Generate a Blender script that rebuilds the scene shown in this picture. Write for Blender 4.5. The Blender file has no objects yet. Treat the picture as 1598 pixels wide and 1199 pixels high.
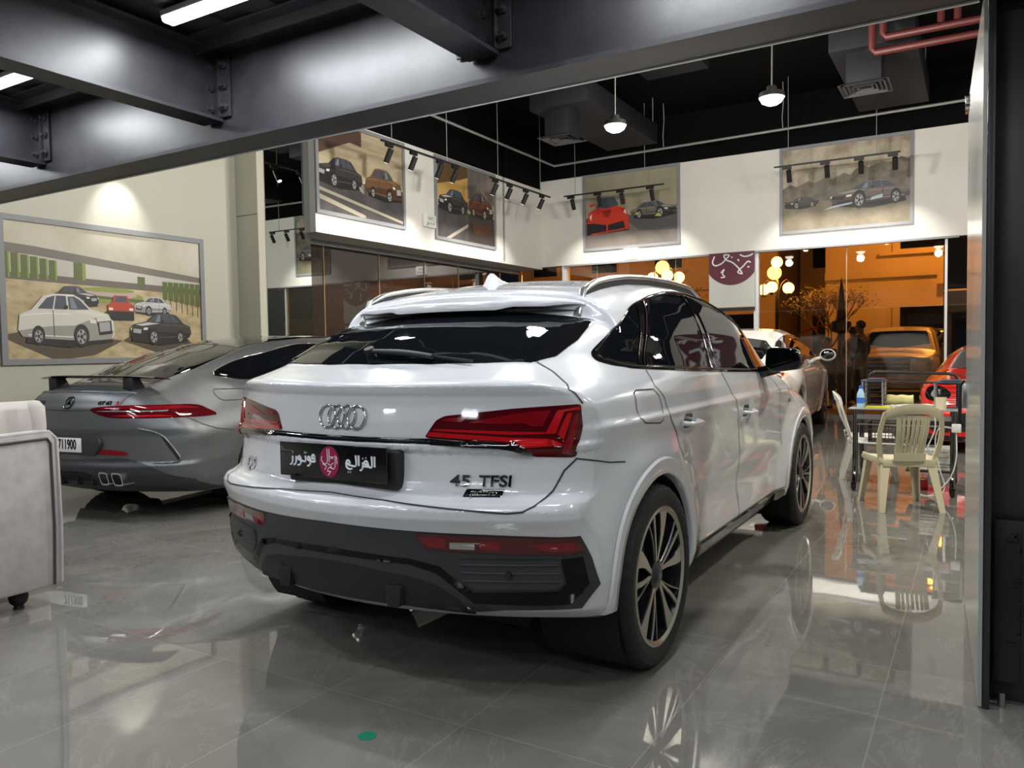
import bpy, bmesh, math, random
import numpy as np
from mathutils import Vector, Matrix
from mathutils.geometry import delaunay_2d_cdt
random.seed(7)
SC = bpy.context.scene
COL = SC.collection
PI = math.pi
# ---------------------------------------------------------------- camera
def setup_camera():
    yaw, pitch, roll = math.radians(30.785), math.radians(-2.441), math.radians(-.883)
    f = Vector((-math.sin(yaw) * math.cos(pitch), math.cos(yaw) * math.cos(pitch), math.sin(pitch)))
    r = Vector((math.cos(yaw), math.sin(yaw), 0)); u = r.cross(f)
    r2 = r * math.cos(roll) + u * math.sin(roll); u2 = r2.cross(f)
    cd = bpy.data.cameras.new('camera'); cam = bpy.data.objects.new('camera', cd); COL.objects.link(cam)
    cd.sensor_fit = 'HORIZONTAL'; cd.sensor_width = 36; cd.lens = 36 * 1225 / 1598
    cd.clip_start = .05; cd.clip_end = 300
    m = Matrix((r2, u2, -f)).transposed().to_4x4(); m.translation = (0, 0, 1.246)
    cam.matrix_world = m
    SC.camera = cam
setup_camera()
# ---------------------------------------------------------------- sky and exposure
wd = bpy.data.worlds.new('night_sky'); SC.world = wd; wd.use_nodes = True
wd.node_tree.nodes['Background'].inputs[0].default_value = (.012, .014, .022, 1)
wd.node_tree.nodes['Background'].inputs[1].default_value = .4
vs = SC.view_settings
SC.display_settings.display_device = 'sRGB'
vs.view_transform = 'Standard'; vs.look = 'None'; vs.gamma = 1; vs.use_curve_mapping = False
vs.exposure = -.15
cy = SC.cycles
cy.use_denoising = True
cy.max_bounces = 10; cy.diffuse_bounces = 4; cy.glossy_bounces = 6; cy.transmission_bounces = 6; cy.transparent_max_bounces = 8
cy.sample_clamp_indirect = 6; cy.caustics_reflective = False; cy.caustics_refractive = False
def area_light(name, loc, size, power, color=(1, 1, 1), rot=(0, 0, 0), size_y=None, parent=None, spread=None):
    l = bpy.data.lights.new(name, 'AREA'); l.energy = power; l.color = color; l.size = size
    if size_y: l.shape = 'RECTANGLE'; l.size_y = size_y
    if spread: l.spread = spread
    o = bpy.data.objects.new(name, l); COL.objects.link(o); o.location = loc; o.rotation_euler = rot
    if parent: o.parent = parent
    return o
def spot_light(name, loc, target, power, color=(1, 1, 1), angle=50, blend=.6, radius=.03, parent=None):
    l = bpy.data.lights.new(name, 'SPOT'); l.energy = power; l.color = color; l.spot_size = math.radians(angle); l.spot_blend = blend; l.shadow_soft_size = radius
    o = bpy.data.objects.new(name, l); COL.objects.link(o); o.location = loc
    o.rotation_euler = (Vector(target) - Vector(loc)).to_track_quat('-Z', 'Y').to_euler()
    if parent: o.parent = parent
    return o
def point_light(name, loc, power, color=(1, 1, 1), radius=.1):
    l = bpy.data.lights.new(name, 'POINT'); l.energy = power; l.color = color; l.shadow_soft_size = radius
    o = bpy.data.objects.new(name, l); COL.objects.link(o); o.location = loc
    return o
# ---------------------------------------------------------------- materials
def mat(name, col=(.8, .8, .8), rough=.5, metal=0., coat=0., spec=.5, emit=None, estr=0., trans=0., ior=1.45, alpha=1., coat_rough=.03, sheen=0.):
    m = bpy.data.materials.new(name); m.use_nodes = True
    b = m.node_tree.nodes['Principled BSDF']; I = b.inputs
    I['Base Color'].default_value = (*col, 1); I['Roughness'].default_value = rough; I['Metallic'].default_value = metal
    I['Coat Weight'].default_value = coat; I['Coat Roughness'].default_value = coat_rough; I['Specular IOR Level'].default_value = spec
    I['Transmission Weight'].default_value = trans; I['IOR'].default_value = ior; I['Alpha'].default_value = alpha
    if sheen: I['Sheen Weight'].default_value = sheen
    if emit: I['Emission Color'].default_value = (*emit, 1); I['Emission Strength'].default_value = estr
    m.diffuse_color = (*col, 1)
    return m
def bsdf(m): return m.node_tree.nodes['Principled BSDF']
def node(m, typ, **kw):
    n = m.node_tree.nodes.new(typ)
    for k, v in kw.items(): setattr(n, k, v)
    return n
def link(m, a, b): m.node_tree.links.new(a, b)
def ramp(m, fac, stops):
    r = node(m, 'ShaderNodeValToRGB'); e = r.color_ramp.elements
    e[0].position, e[0].color = stops[0][0], (*stops[0][1], 1)
    e[1].position, e[1].color = stops[-1][0], (*stops[-1][1], 1)
    for p, c in stops[1:-1]:
        q = e.new(p); q.color = (*c, 1)
    link(m, fac, r.inputs[0]); return r.outputs[0]
def noise_col(m, scale, stops, detail=6, coords='Object', rough=.6, stretch=None):
    t = node(m, 'ShaderNodeTexCoord'); n = node(m, 'ShaderNodeTexNoise'); src = t.outputs[coords]
    if stretch:
        mp = node(m, 'ShaderNodeMapping'); mp.inputs['Scale'].default_value = stretch; link(m, src, mp.inputs[0]); src = mp.outputs[0]
    n.inputs['Scale'].default_value = scale; n.inputs['Detail'].default_value = detail; n.inputs['Roughness'].default_value = rough
    link(m, src, n.inputs['Vector'])
    c = ramp(m, n.outputs['Fac'], stops); link(m, c, bsdf(m).inputs['Base Color']); return n
def bump_noise(m, scale, strength, dist=.002, detail=3, coords='Object'):
    t = node(m, 'ShaderNodeTexCoord'); n = node(m, 'ShaderNodeTexNoise'); n.inputs['Scale'].default_value = scale; n.inputs['Detail'].default_value = detail
    link(m, t.outputs[coords], n.inputs['Vector'])
    b = node(m, 'ShaderNodeBump'); b.inputs['Strength'].default_value = strength; b.inputs['Distance'].default_value = dist
    link(m, n.outputs['Fac'], b.inputs['Height']); link(m, b.outputs[0], bsdf(m).inputs['Normal'])
# ---------------------------------------------------------------- objects
def new_obj(name, me, parent=None):
    o = bpy.data.objects.new(name, me); COL.objects.link(o)
    if parent is not None: o.parent = parent
    return o
def raw(name, V, Fc, m, parent=None, normals=None, smooth=True, angle=None):
    me = bpy.data.meshes.new(name)
    me.from_pydata([tuple(map(float, v)) for v in V], [], [tuple(map(int, f)) for f in Fc])
    if m: me.materials.append(m)
    me.update()
    if smooth: me.polygons.foreach_set('use_smooth', [True] * len(me.polygons))
    if angle is not None: me.set_sharp_from_angle(angle=math.radians(angle))
    if normals is not None: me.normals_split_custom_set_from_vertices([tuple(map(float, n)) for n in normals])
    return new_obj(name, me, parent)
def empty(name, loc=(0, 0, 0), rz=0.):
    o = bpy.data.objects.new(name, None); COL.objects.link(o); o.location = loc; o.rotation_euler = (0, 0, rz); o.empty_display_size = .1
    return o
def tag(o, label=None, cat=None, group=None, kind=None):
    if label: o['label'] = label
    if cat: o['category'] = cat
    if group: o['group'] = group
    if kind: o['kind'] = kind
    return o
def thing(name, label, cat, loc=(0, 0, 0), rz=0., group=None):
    return tag(empty(name, loc, rz), label, cat, group)
def struct(o): o['kind'] = 'structure'; return o
def dup(root, loc=None, rz=None, label=None, group=None):
    r = root.copy(); COL.objects.link(r)
    if loc is not None: r.location = loc
    if rz is not None: r.rotation_euler = (0, 0, rz)
    if label: r['label'] = label
    if group: r['group'] = group
    for ch in list(root.children):
        c = ch.copy(); COL.objects.link(c); c.parent = r
        for g in list(ch.children):
            e = g.copy(); COL.objects.link(e); e.parent = c
    return r
class G:
    """collects simple shapes and links them as one mesh object"""
    def __init__(s): s.v = []; s.f = []; s.mi = []; s.M = None
    def add(s, V, Fc, mi=0):
        n = len(s.v)
        if s.M is not None: V = [tuple(s.M @ Vector(v)) for v in V]
        s.v += [tuple(v) for v in V]; s.f += [tuple(n + i for i in f) for f in Fc]; s.mi += [mi] * len(Fc); return s
    def box(s, c, d, mi=0, R=None):
        x, y, z = (k / 2 for k in d)
        V = [Vector((a * x, b * y, e * z)) for a in (-1, 1) for b in (-1, 1) for e in (-1, 1)]
        if R is not None: V = [R @ v for v in V]
        V = [v + Vector(c) for v in V]
        return s.add(V, [(0, 1, 3, 2), (4, 6, 7, 5), (0, 4, 5, 1), (2, 3, 7, 6), (0, 2, 6, 4), (1, 5, 7, 3)], mi)
    def tube(s, pts, r, n=8, mi=0, cap=True, flat=None, closed=False):
        pts = [Vector(p) for p in pts]; N = len(pts); rr = r if hasattr(r, '__len__') else [r] * N
        V = []; up = None
        for i, p in enumerate(pts):
            if closed: t = (pts[(i + 1) % N] - pts[i - 1]).normalized()
            else: t = (pts[min(i + 1, N - 1)] - pts[max(i - 1, 0)]).normalized()
            if up is None:
                up = Vector((0, 0, 1)) if abs(t.z) < .9 else Vector((0, 1, 0))
            a = t.cross(up).normalized(); b = a.cross(t).normalized(); up = b
            for k in range(n):
                w = 2 * PI * k / n
                V.append(p + a * math.cos(w) * rr[i] + b * math.sin(w) * rr[i] * (flat or 1))
        Fc = []
        for i in range(N if closed else N - 1):
            j = (i + 1) % N
            Fc += [(i * n + k, i * n + (k + 1) % n, j * n + (k + 1) % n, j * n + k) for k in range(n)]
        if cap and not closed: Fc += [tuple(range(n))[::-1], tuple((N - 1) * n + k for k in range(n))]
        return s.add(V, Fc, mi)
    def cyl(s, a, b, r, n=16, mi=0, r2=None): return s.tube([a, b], [r, r if r2 is None else r2], n, mi)
    def lathe(s, prof, n=24, axis='z', c=(0, 0, 0), mi=0, closed=False, fn=None):
        V = []; P = len(prof)
        for k in range(n):
            w = 2 * PI * k / n
            for j, (r, h) in enumerate(prof):
                if fn: r = fn(r, h, k, j)
                x, y = r * math.cos(w), r * math.sin(w)
                V.append({'z': (x, y, h), 'x': (h, x, y), 'y': (y, h, x)}[axis])
        V = [Vector(v) + Vector(c) for v in V]
        Fc = [(k * P + j, ((k + 1) % n) * P + j, ((k + 1) % n) * P + (j + 1) % P, k * P + (j + 1) % P) for k in range(n) for j in range(P if closed else P - 1)]
        return s.add(V, Fc, mi)
    def sphere(s, c, r, n=16, m=10, mi=0, sc=(1, 1, 1)):
        prof = [(max(math.sin(PI * j / m), 1e-4) * r, -math.cos(PI * j / m) * r) for j in range(m + 1)]
        q = G().lathe(prof, n); return s.add([(v[0] * sc[0] + c[0], v[1] * sc[1] + c[1], v[2] * sc[2] + c[2]) for v in q.v], q.f, mi)
    def prism(s, poly, a, b, plane='xy', mi=0):
        """polygon (2D) extruded between a and b along the third axis"""
        n = len(poly); f3 = {'xy': lambda p, h: (p[0], p[1], h), 'xz': lambda p, h: (p[0], h, p[1]), 'yz': lambda p, h: (h, p[0], p[1])}[plane]
        V = [f3(p, a) for p in poly] + [f3(p, b) for p in poly]
        Fc = [tuple(range(n))[::-1], tuple(range(n, 2 * n))] + [(i, (i + 1) % n, n + (i + 1) % n, n + i) for i in range(n)]
        return s.add(V, Fc, mi)
    def grid(s, rows, mi=0, closed=False):
        n = len(rows[0]); V = [p for r in rows for p in r]
        Fc = [(i * n + j, i * n + (j + 1) % n, (i + 1) * n + (j + 1) % n, (i + 1) * n + j) for i in range(len(rows) - 1) for j in range(n if closed else n - 1)]
        return s.add(V, Fc, mi)
    def build(s, name, mats, parent=None, angle=35, bevel=0., seg=2, fix=True):
        me = bpy.data.meshes.new(name); me.from_pydata(s.v, [], s.f)
        for m in (mats if isinstance(mats, (list, tuple)) else [mats]): me.materials.append(m)
        if any(s.mi): me.polygons.foreach_set('material_index', s.mi)
        if fix or bevel:
            bm = bmesh.new(); bm.from_mesh(me)
            if fix: bmesh.ops.recalc_face_normals(bm, faces=bm.faces)
            if bevel:
                ed = [e for e in bm.edges if len(e.link_faces) == 2 and e.calc_face_angle(0) > .5]
                bmesh.ops.bevel(bm, geom=ed, offset=bevel, segments=seg, affect='EDGES', profile=.5, clamp_overlap=True)
            bm.to_mesh(me); bm.free()
        me.polygons.foreach_set('use_smooth', [True] * len(me.polygons))
        me.set_sharp_from_angle(angle=math.radians(angle)); me.update()
        return new_obj(name, me, parent)
def fill2d(poly, step):
    """triangulated polygon with an even interior grid: verts 2D, tris, boundary flags"""
    P = []
    n = len(poly)
    for i in range(n):
        a = Vector(poly[i]); b = Vector(poly[(i + 1) % n]); k = max(1, int((b - a).length / step))
        P += [a.lerp(b, j / k) for j in range(k)]
    nb = len(P); E = [(i, (i + 1) % nb) for i in range(nb)]
    xs = [p.x for p in P]; ys = [p.y for p in P]; B = np.array([(p.x, p.y) for p in P])
    gx, gy = np.meshgrid(np.arange(min(xs) + step * .5, max(xs), step), np.arange(min(ys) + step * .5, max(ys), step))
    q = np.stack([gx.ravel(), gy.ravel()], 1)
    x0, y0 = B[:, 0], B[:, 1]; x1, y1 = np.roll(x0, -1), np.roll(y0, -1)
    ins = np.zeros(len(q), bool)
    for i in range(nb):
        c = ((y0[i] > q[:, 1]) != (y1[i] > q[:, 1])) & (q[:, 0] < (x1[i] - x0[i]) * (q[:, 1] - y0[i]) / (y1[i] - y0[i] + 1e-12) + x0[i])
        ins ^= c
    q = q[ins]
    if len(q):
        d = np.min(np.hypot(q[:, None, 0] - x0, q[:, None, 1] - y0), 1); q = q[d > step * .45]
    allp = P + [Vector(p) for p in q]
    r = delaunay_2d_cdt(allp, E, [list(range(nb))], 1, 1e-6)
    verts = np.array([(v.x, v.y) for v in r[0]])
    flag = np.array([any(o < nb for o in L) for L in r[3]])
    return verts, [tuple(f) for f in r[2]], flag
def lift(form, V2, how, sx=1):
    V2 = np.asarray(V2, float)
    if how == 'side': p = form.from_side(V2[:, 0], V2[:, 1], sx)
    elif how == 'rear': p = form.from_rear(V2[:, 0] * sx, V2[:, 1])
    elif how == 'front': p = form.from_front(V2[:, 0] * sx, V2[:, 1])
    else: p = form.from_top(V2[:, 0] * sx, V2[:, 1])
    g = form.grad(p); g /= np.maximum(np.linalg.norm(g, axis=1), 1e-6)[:, None]
    return p, g
def patch(form, poly, how, name, m, parent, off=.003, step=.03, sx=1, edge=0., sink=.012):
    """a panel cut from the form's surface: lies off above it, with a rim going down into it"""
    V2, T, fl = fill2d(poly, step)
    P, N = lift(form, V2, how, sx)
    top = P + N * np.where(fl, edge if edge else off, off)[:, None]
    b = {}
    ed = {}
    for t in T:
        for i in range(len(t)):
            k = (t[i], t[(i + 1) % len(t)]); ed[k] = ed.get(k, 0) + 1
    rim = [k for k in ed if (k[1], k[0]) not in ed]
    V = [tuple(v) for v in top]; NN = [tuple(v) for v in N]; Fc = list(T)
    for k in {i for e in rim for i in e}:
        b[k] = len(V); V.append(tuple(P[k] - N[k] * sink)); NN.append(tuple(N[k]))
    Fc += [(k[1], k[0], b[k[0]], b[k[1]]) for k in rim]
    # face winding follows the surface normal
    a, c, e = (np.array(V[i]) for i in T[0][:3])
    if np.dot(np.cross(c - a, e - a), N[T[0][0]]) < 0: Fc = [f[::-1] for f in Fc]
    return raw(name, V, Fc, m, parent, NN)
def densify(pts, step):
    out = []
    for a, b in zip(pts[:-1], pts[1:]):
        a = Vector(a); b = Vector(b); k = max(1, int((b - a).length / step)); out += [a.lerp(b, j / k) for j in range(k)]
    return [tuple(p) for p in out] + [tuple(pts[-1])]
def smooth_line(pts, n=10):
    """Catmull-Rom through the points"""
    P = [Vector(p) for p in pts]; P = [2 * P[0] - P[1]] + P + [2 * P[-1] - P[-2]]; out = []
    for i in range(1, len(P) - 2):
        p0, p1, p2, p3 = P[i - 1:i + 3]
        for j in range(n):
            t = j / n
            out.append(.5 * ((2 * p1) + (p2 - p0) * t + (2 * p0 - 5 * p1 + 4 * p2 - p3) * t * t + (3 * p1 - p0 - 3 * p2 + p3) * t ** 3))
    return [tuple(p) for p in out] + [tuple(P[-2])]
def smooth_loop(pts, n=6):
    P = [Vector(p) for p in pts]; N = len(P); out = []
    for i in range(N):
        p0, p1, p2, p3 = P[i - 1], P[i], P[(i + 1) % N], P[(i + 2) % N]
        for j in range(n):
            t = j / n
            out.append(tuple(.5 * ((2 * p1) + (p2 - p0) * t + (2 * p0 - 5 * p1 + 4 * p2 - p3) * t * t + (3 * p1 - p0 - 3 * p2 + p3) * t ** 3)))
    return out
def round_poly(pts, r, n=4):
    """polygon with rounded corners"""
    out = []; N = len(pts)
    for i in range(N):
        p = Vector(pts[i]); a = Vector(pts[i - 1]) - p; b = Vector(pts[(i + 1) % N]) - p
        k = min(r, a.length * .45, b.length * .45); A = p + a.normalized() * k; B = p + b.normalized() * k
        for j in range(n + 1):
            t = j / n; out.append(tuple(A * (1 - t) ** 2 + p * 2 * t * (1 - t) + B * t * t))
    return out
def ribbon(form, lines, how, name, m, parent, w=.005, off=.0022, step=.02, sx=1):
    """panel gaps: thin dark strips that follow the form"""
    V = []; NN = []; Fc = []
    for pts in lines:
        pts = np.array(densify(pts, step)); P, N = lift(form, pts, how, sx)
        T = np.gradient(P, axis=0); S = np.cross(T, N); S /= np.maximum(np.linalg.norm(S, axis=1), 1e-6)[:, None]
        n = len(V)
        for p, q, s_ in zip(P, N, S):
            V += [tuple(p + q * off - s_ * w / 2), tuple(p + q * off + s_ * w / 2)]; NN += [tuple(q)] * 2
        Fc += [(n + 2 * i, n + 2 * i + 1, n + 2 * i + 3, n + 2 * i + 2) for i in range(len(pts) - 1)]
    a, b, c = (np.array(V[i]) for i in Fc[0][:3])
    if np.dot(np.cross(b - a, c - a), NN[0]) < 0: Fc = [f[::-1] for f in Fc]
    return raw(name, V, Fc, m, parent, NN)
def surf_tube(form, pts, how, name, m, parent, r=.004, off=0., step=.02, sx=1, closed=False):
    if closed: pts = list(pts) + [pts[0]]
    P, N = lift(form, np.array(densify(pts, step)), how, sx)
    P = P + N * off
    return G().tube([Vector(p) for p in (P[:-1] if closed else P)], r, 6, closed=closed).build(name, m, parent, 60)
def text_mesh(s, size, depth=.004, spacing=1., bold=0., align='CENTER', shear=0.):
    """text as mesh: list of verts (x right, y up, z depth) and faces"""
    cu = bpy.data.curves.new('lettering', 'FONT'); cu.body = s; cu.size = size; cu.extrude = depth / 2; cu.align_x = align; cu.align_y = 'CENTER'
    cu.space_character = spacing; cu.offset = bold; cu.resolution_u = 3; cu.shear = shear
    o = bpy.data.objects.new('lettering', cu); COL.objects.link(o)
    me = bpy.data.meshes.new_from_object(o.evaluated_get(bpy.context.evaluated_depsgraph_get()))
    V = [tuple(v.co) for v in me.vertices]; Fc = [tuple(p.vertices) for p in me.polygons]
    bpy.data.objects.remove(o); bpy.data.curves.remove(cu); bpy.data.meshes.remove(me)
    return V, Fc
def text_on(form, s, size, x, z, name, m, parent, depth=.005, wide=1., bold=0., spacing=1., mirror_x=1):
    V, Fc = text_mesh(s, size, depth, spacing, bold)
    V = np.array(V); p = form.from_rear(x + V[:, 0] * wide, z + V[:, 1])
    p[:, 1] -= V[:, 2] + depth / 2
    return raw(name, p, Fc, m, parent, smooth=False)
M = {}
def car_paint(name, col, rough=.18, coat=1., metal=0.):
    return mat(name, col, rough, metal, coat, .5)
M['white_paint'] = car_paint('white_car_paint', (.64, .66, .69), .22)
M['pearl_paint'] = car_paint('pearl_white_paint', (.80, .76, .72), .22)
M['satin_grey'] = mat('satin_grey_paint', (.155, .163, .17), .45, .70, .2, coat_rough=.35)
M['red_paint'] = car_paint('red_car_paint', (.62, .015, .012), .25)
M['silver_paint'] = car_paint('silver_car_paint', (.42, .42, .40), .3, metal=.4)
M['gloss_black'] = mat('gloss_black', (.006, .006, .007), .06, 0, .6)
M['blade_black'] = mat('gloss_black_trim', (.003, .003, .0035), .09, 0, 0, .35)
M['dark_plastic'] = mat('dark_plastic', (.034, .036, .040), .42)
M['black_plastic'] = mat('black_plastic', (.012, .012, .013), .55)
M['under_black'] = mat('underside_black', (.006, .006, .006), .8)
M['car_glass'] = mat('tinted_car_glass', (.004, .005, .007), .02, 0, 0, .6)
M['chrome'] = mat('chrome', (.78, .78, .8), .08, 1.)
M['dark_chrome'] = mat('dark_chrome', (.12, .12, .125), .12, 1.)
M['alu'] = mat('brushed_aluminium', (.48, .48, .48), .3, 1.)
M['rim_face'] = mat('machined_rim', (.56, .54, .48), .26, 1.)
M['rim_dark'] = mat('dark_rim_paint', (.022, .024, .03), .22, .3, .5)
M['rubber'] = mat('tyre_rubber', (.010, .010, .0105), .6)
M['lens_red'] = mat('red_lens', (.075, .003, .006), .06, 0, .8)
M['lens_bright'] = mat('bright_red_lens', (.44, .008, .012), .12, 0, .6)
M['lens_mid'] = mat('mid_red_lens', (.20, .004, .009), .10, 0, .6)
M['lens_clear'] = mat('clear_lens', (.42, .40, .40), .12, .5, .4)
M['gap'] = mat('panel_gap', (.03, .03, .032), .7)
M['steel'] = mat('brake_steel', (.3, .3, .3), .35, 1.)
# ---------------------------------------------------------------- car body maths (numpy, also used for measuring)
def ip(x, pts):
    a = np.asarray(pts, float)
    return np.interp(x, a[:, 0], a[:, 1])
def ips(x, pts, s):
    # linear profile softened by a small box blur of half width s
    return (ip(x - s, pts) + 2 * ip(x - s * .5, pts) + 2 * ip(x, pts) + 2 * ip(x + s * .5, pts) + ip(x + s, pts)) / 8
def smax(a, b, k):
    h = np.maximum(k - np.abs(a - b), 0) / k
    return np.maximum(a, b) + h * h * k * .25
def sstep(x, a, b):
    t = np.clip((x - a) / (b - a), 0, 1)
    return t * t * (3 - 2 * t)

class Form:
    """A closed car form F(x, y, z) < 0 inside; x across, y forward from the rear axle, z up."""
    def grad(s, p, h=.002):
        g = np.empty_like(p)
        for i in range(3):
            a = p.copy(); b = p.copy(); a[:, i] += h; b[:, i] -= h
            g[:, i] = (s.F(*a.T) - s.F(*b.T)) / (2 * h)
        return g
    def cast(s, o, d, t1, n=160):
        """first hit of rays o + t d, t in 0..t1 ; returns points (misses fall back to t1*.5)"""
        o = np.asarray(o, float); d = np.asarray(d, float)
        N = len(o); lo = np.zeros(N); hi = np.full(N, -1.)
        prev = np.zeros(N)
        done = np.zeros(N, bool)
        for t in np.linspace(0, t1, n)[1:]:
            q = o + d * t
            f = s.F(q[:, 0], q[:, 1], q[:, 2])
            hit = (f < 0) & ~done
            lo[hit] = prev[hit]; hi[hit] = t; done |= hit
            prev[:] = t
        lo[~done] = t1 * .5; hi[~done] = t1 * .5
        for _ in range(22):
            m = (lo + hi) / 2; q = o + d * m[:, None]
            f = s.F(q[:, 0], q[:, 1], q[:, 2])
            ins = f < 0
            hi = np.where(ins, m, hi); lo = np.where(ins, lo, m)
        return o + d * ((lo + hi) / 2)[:, None], done
    def from_side(s, y, z, sx=1):
        y = np.asarray(y, float); z = np.asarray(z, float)
        o = np.stack([np.full_like(y, 1.3 * sx), y, z], 1); d = np.tile([-1. * sx, 0, 0], (len(y), 1))
        return s.cast(o, d, 1.25)[0]
    def from_rear(s, x, z):
        x = np.asarray(x, float); z = np.asarray(z, float)
        o = np.stack([x, np.full_like(x, s.y_rear - .4), z], 1); d = np.tile([0, 1., 0], (len(x), 1))
        return s.cast(o, d, 2.6, 320)[0]
    def from_front(s, x, z):
        x = np.asarray(x, float); z = np.asarray(z, float)
        o = np.stack([x, np.full_like(x, s.y_front + .4), z], 1); d = np.tile([0, -1., 0], (len(x), 1))
        return s.cast(o, d, 2.6, 320)[0]
    def from_top(s, x, y):
        x = np.asarray(x, float); y = np.asarray(y, float)
        o = np.stack([x, y, np.full_like(x, 2.0)], 1); d = np.tile([0, 0, -1.], (len(x), 1))
        return s.cast(o, d, 1.9, 240)[0]
    def mesh(s, h):
        """surface nets of F on a grid of step h, vertices pulled onto F = 0, mirrored about x = 0"""
        xs = np.arange(-h / 2, 1.06, h); ys = np.arange(s.y_rear - .08, s.y_front + .08, h); zs = np.arange(s.z_low - .06, s.z_high + .06, h)
        nx, ny, nz = len(xs), len(ys), len(zs)
        V = np.empty((nx, ny, nz), np.float32)
        Y, Z = np.meshgrid(ys, zs, indexing='ij')
        for i in range(nx):
            V[i] = s.F(np.full_like(Y, abs(xs[i])), Y, Z)
        I = V < 0
        c = np.zeros((nx - 1, ny - 1, nz - 1), np.int8)
        for a in (0, 1):
            for b in (0, 1):
                for e in (0, 1):
                    c += I[a:nx - 1 + a, b:ny - 1 + b, e:nz - 1 + e]
        act = (c > 0) & (c < 8)
        idx = np.full(act.shape, -1, np.int64); ci = np.argwhere(act); idx[act] = np.arange(len(ci))
        acc = np.zeros((len(ci), 3)); cnt = np.zeros(len(ci))
        cor = [(a, b, e) for a in (0, 1) for b in (0, 1) for e in (0, 1)]
        for A in cor:
            for k in range(3):
                if A[k] == 0:
                    B = list(A); B[k] = 1
                    va = V[ci[:, 0] + A[0], ci[:, 1] + A[1], ci[:, 2] + A[2]]
                    vb = V[ci[:, 0] + B[0], ci[:, 1] + B[1], ci[:, 2] + B[2]]
                    m = (va < 0) != (vb < 0)
                    t = np.where(m, va / np.where(m, va - vb, 1), 0)
                    p = np.tile(np.array(A, float), (len(ci), 1)); p[:, k] += t
                    acc[m] += p[m]; cnt[m] += 1
        P = acc / cnt[:, None]
        P = np.stack([xs[ci[:, 0]] + P[:, 0] * h, ys[ci[:, 1]] + P[:, 1] * h, zs[ci[:, 2]] + P[:, 2] * h], 1)
        mid = ci[:, 0] == 0
        for _ in range(4):
            P[mid, 0] = 0
            f = s.F(np.abs(P[:, 0]), P[:, 1], P[:, 2]); g = s.grad(P)
            P -= np.clip(f / np.maximum((g * g).sum(1), .2), -h * .6, h * .6)[:, None] * g
        P[mid, 0] = 0
        Q = []
        for k in range(3):
            sl0 = [slice(None)] * 3; sl1 = [slice(None)] * 3; sl0[k] = slice(0, -1); sl1[k] = slice(1, None)
            a = I[tuple(sl0)]; b = I[tuple(sl1)]
            e = np.argwhere(a != b); u, v = [q for q in range(3) if q != k]
            ok = (e[:, u] > 0) & (e[:, v] > 0) & (e[:, u] < idx.shape[u]) & (e[:, v] < idx.shape[v]) & (e[:, k] < idx.shape[k])
            e = e[ok]; q = []
            for du, dv in ((-1, -1), (0, -1), (0, 0), (-1, 0)):
                w = e.copy(); w[:, u] += du; w[:, v] += dv
                q.append(idx[w[:, 0], w[:, 1], w[:, 2]])
            q = np.stack(q, 1)
            inside = a[e[:, 0], e[:, 1], e[:, 2]]
            flip = inside if k != 1 else ~inside
            q[~flip] = q[~flip][:, ::-1]
            Q.append(q[(q >= 0).all(1)])
        Q = np.concatenate(Q)
        N = s.grad(P); N /= np.maximum(np.linalg.norm(N, axis=1), 1e-6)[:, None]; N[mid, 0] = 0
        n = len(P)
        other = np.where(mid, np.arange(n), -1); k = np.where(~mid)[0]; other[k] = n + np.arange(len(k))
        P2 = P[k] * [-1, 1, 1]; N2 = N[k] * [-1, 1, 1]
        Q2 = other[Q][:, ::-1]
        return np.concatenate([P, P2]), np.concatenate([Q, Q2]), np.concatenate([N, N2])
# ---------------------------------------------------------------- hand-drawn lettering (right-to-left script drawn as pen strokes)
def strokes(name, lines, m, parent, at, r, depth=.0015, sc=1.):
    """pen strokes in the x-z plane as flat tubes; at maps (u, v) to a point"""
    g = G()
    for pts in lines:
        pts = smooth_line(pts, 6) if len(pts) > 2 else densify(pts, .2)
        g.tube([at(u * sc, v * sc) for u, v in pts], r, 8)
    return g.build(name, m, parent, 60)
# letters on a unit grid, x to the right, baseline v = 0
SCRIPT_MOTORS = [
    [(5.6, .9), (5.2, 1.25), (4.85, .95), (5.0, .55), (5.5, .55), (5.6, .9)], [(5.6, .55), (5.6, 0), (4.6, 0)],           # meem
    [(4.6, 0), (4.35, .5), (4.0, .85), (3.7, .5), (4.0, .15), (4.4, .25)], [(4.4, .3), (4.4, -.35), (4.0, -.75), (3.6, -.8)],  # waw
    [(3.1, 1.0), (3.1, 0), (1.9, 0)], [(3.25, 1.55), (3.3, 1.55)], [(2.85, 1.55), (2.9, 1.55)],                              # teh
    [(1.9, 0), (1.75, .5), (1.4, .85), (1.05, .5), (1.4, .15), (1.8, .25)], [(1.8, .3), (1.8, -.35), (1.4, -.75), (1.0, -.8)],  # waw
    [(.55, .8), (.55, 0), (.3, -.6), (-.1, -.8)], [(-.45, .8), (-.45, 0), (-.7, -.6), (-1.1, -.8)], [(-.4, 1.5), (-.35, 1.5)]]  # reh, zain
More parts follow.
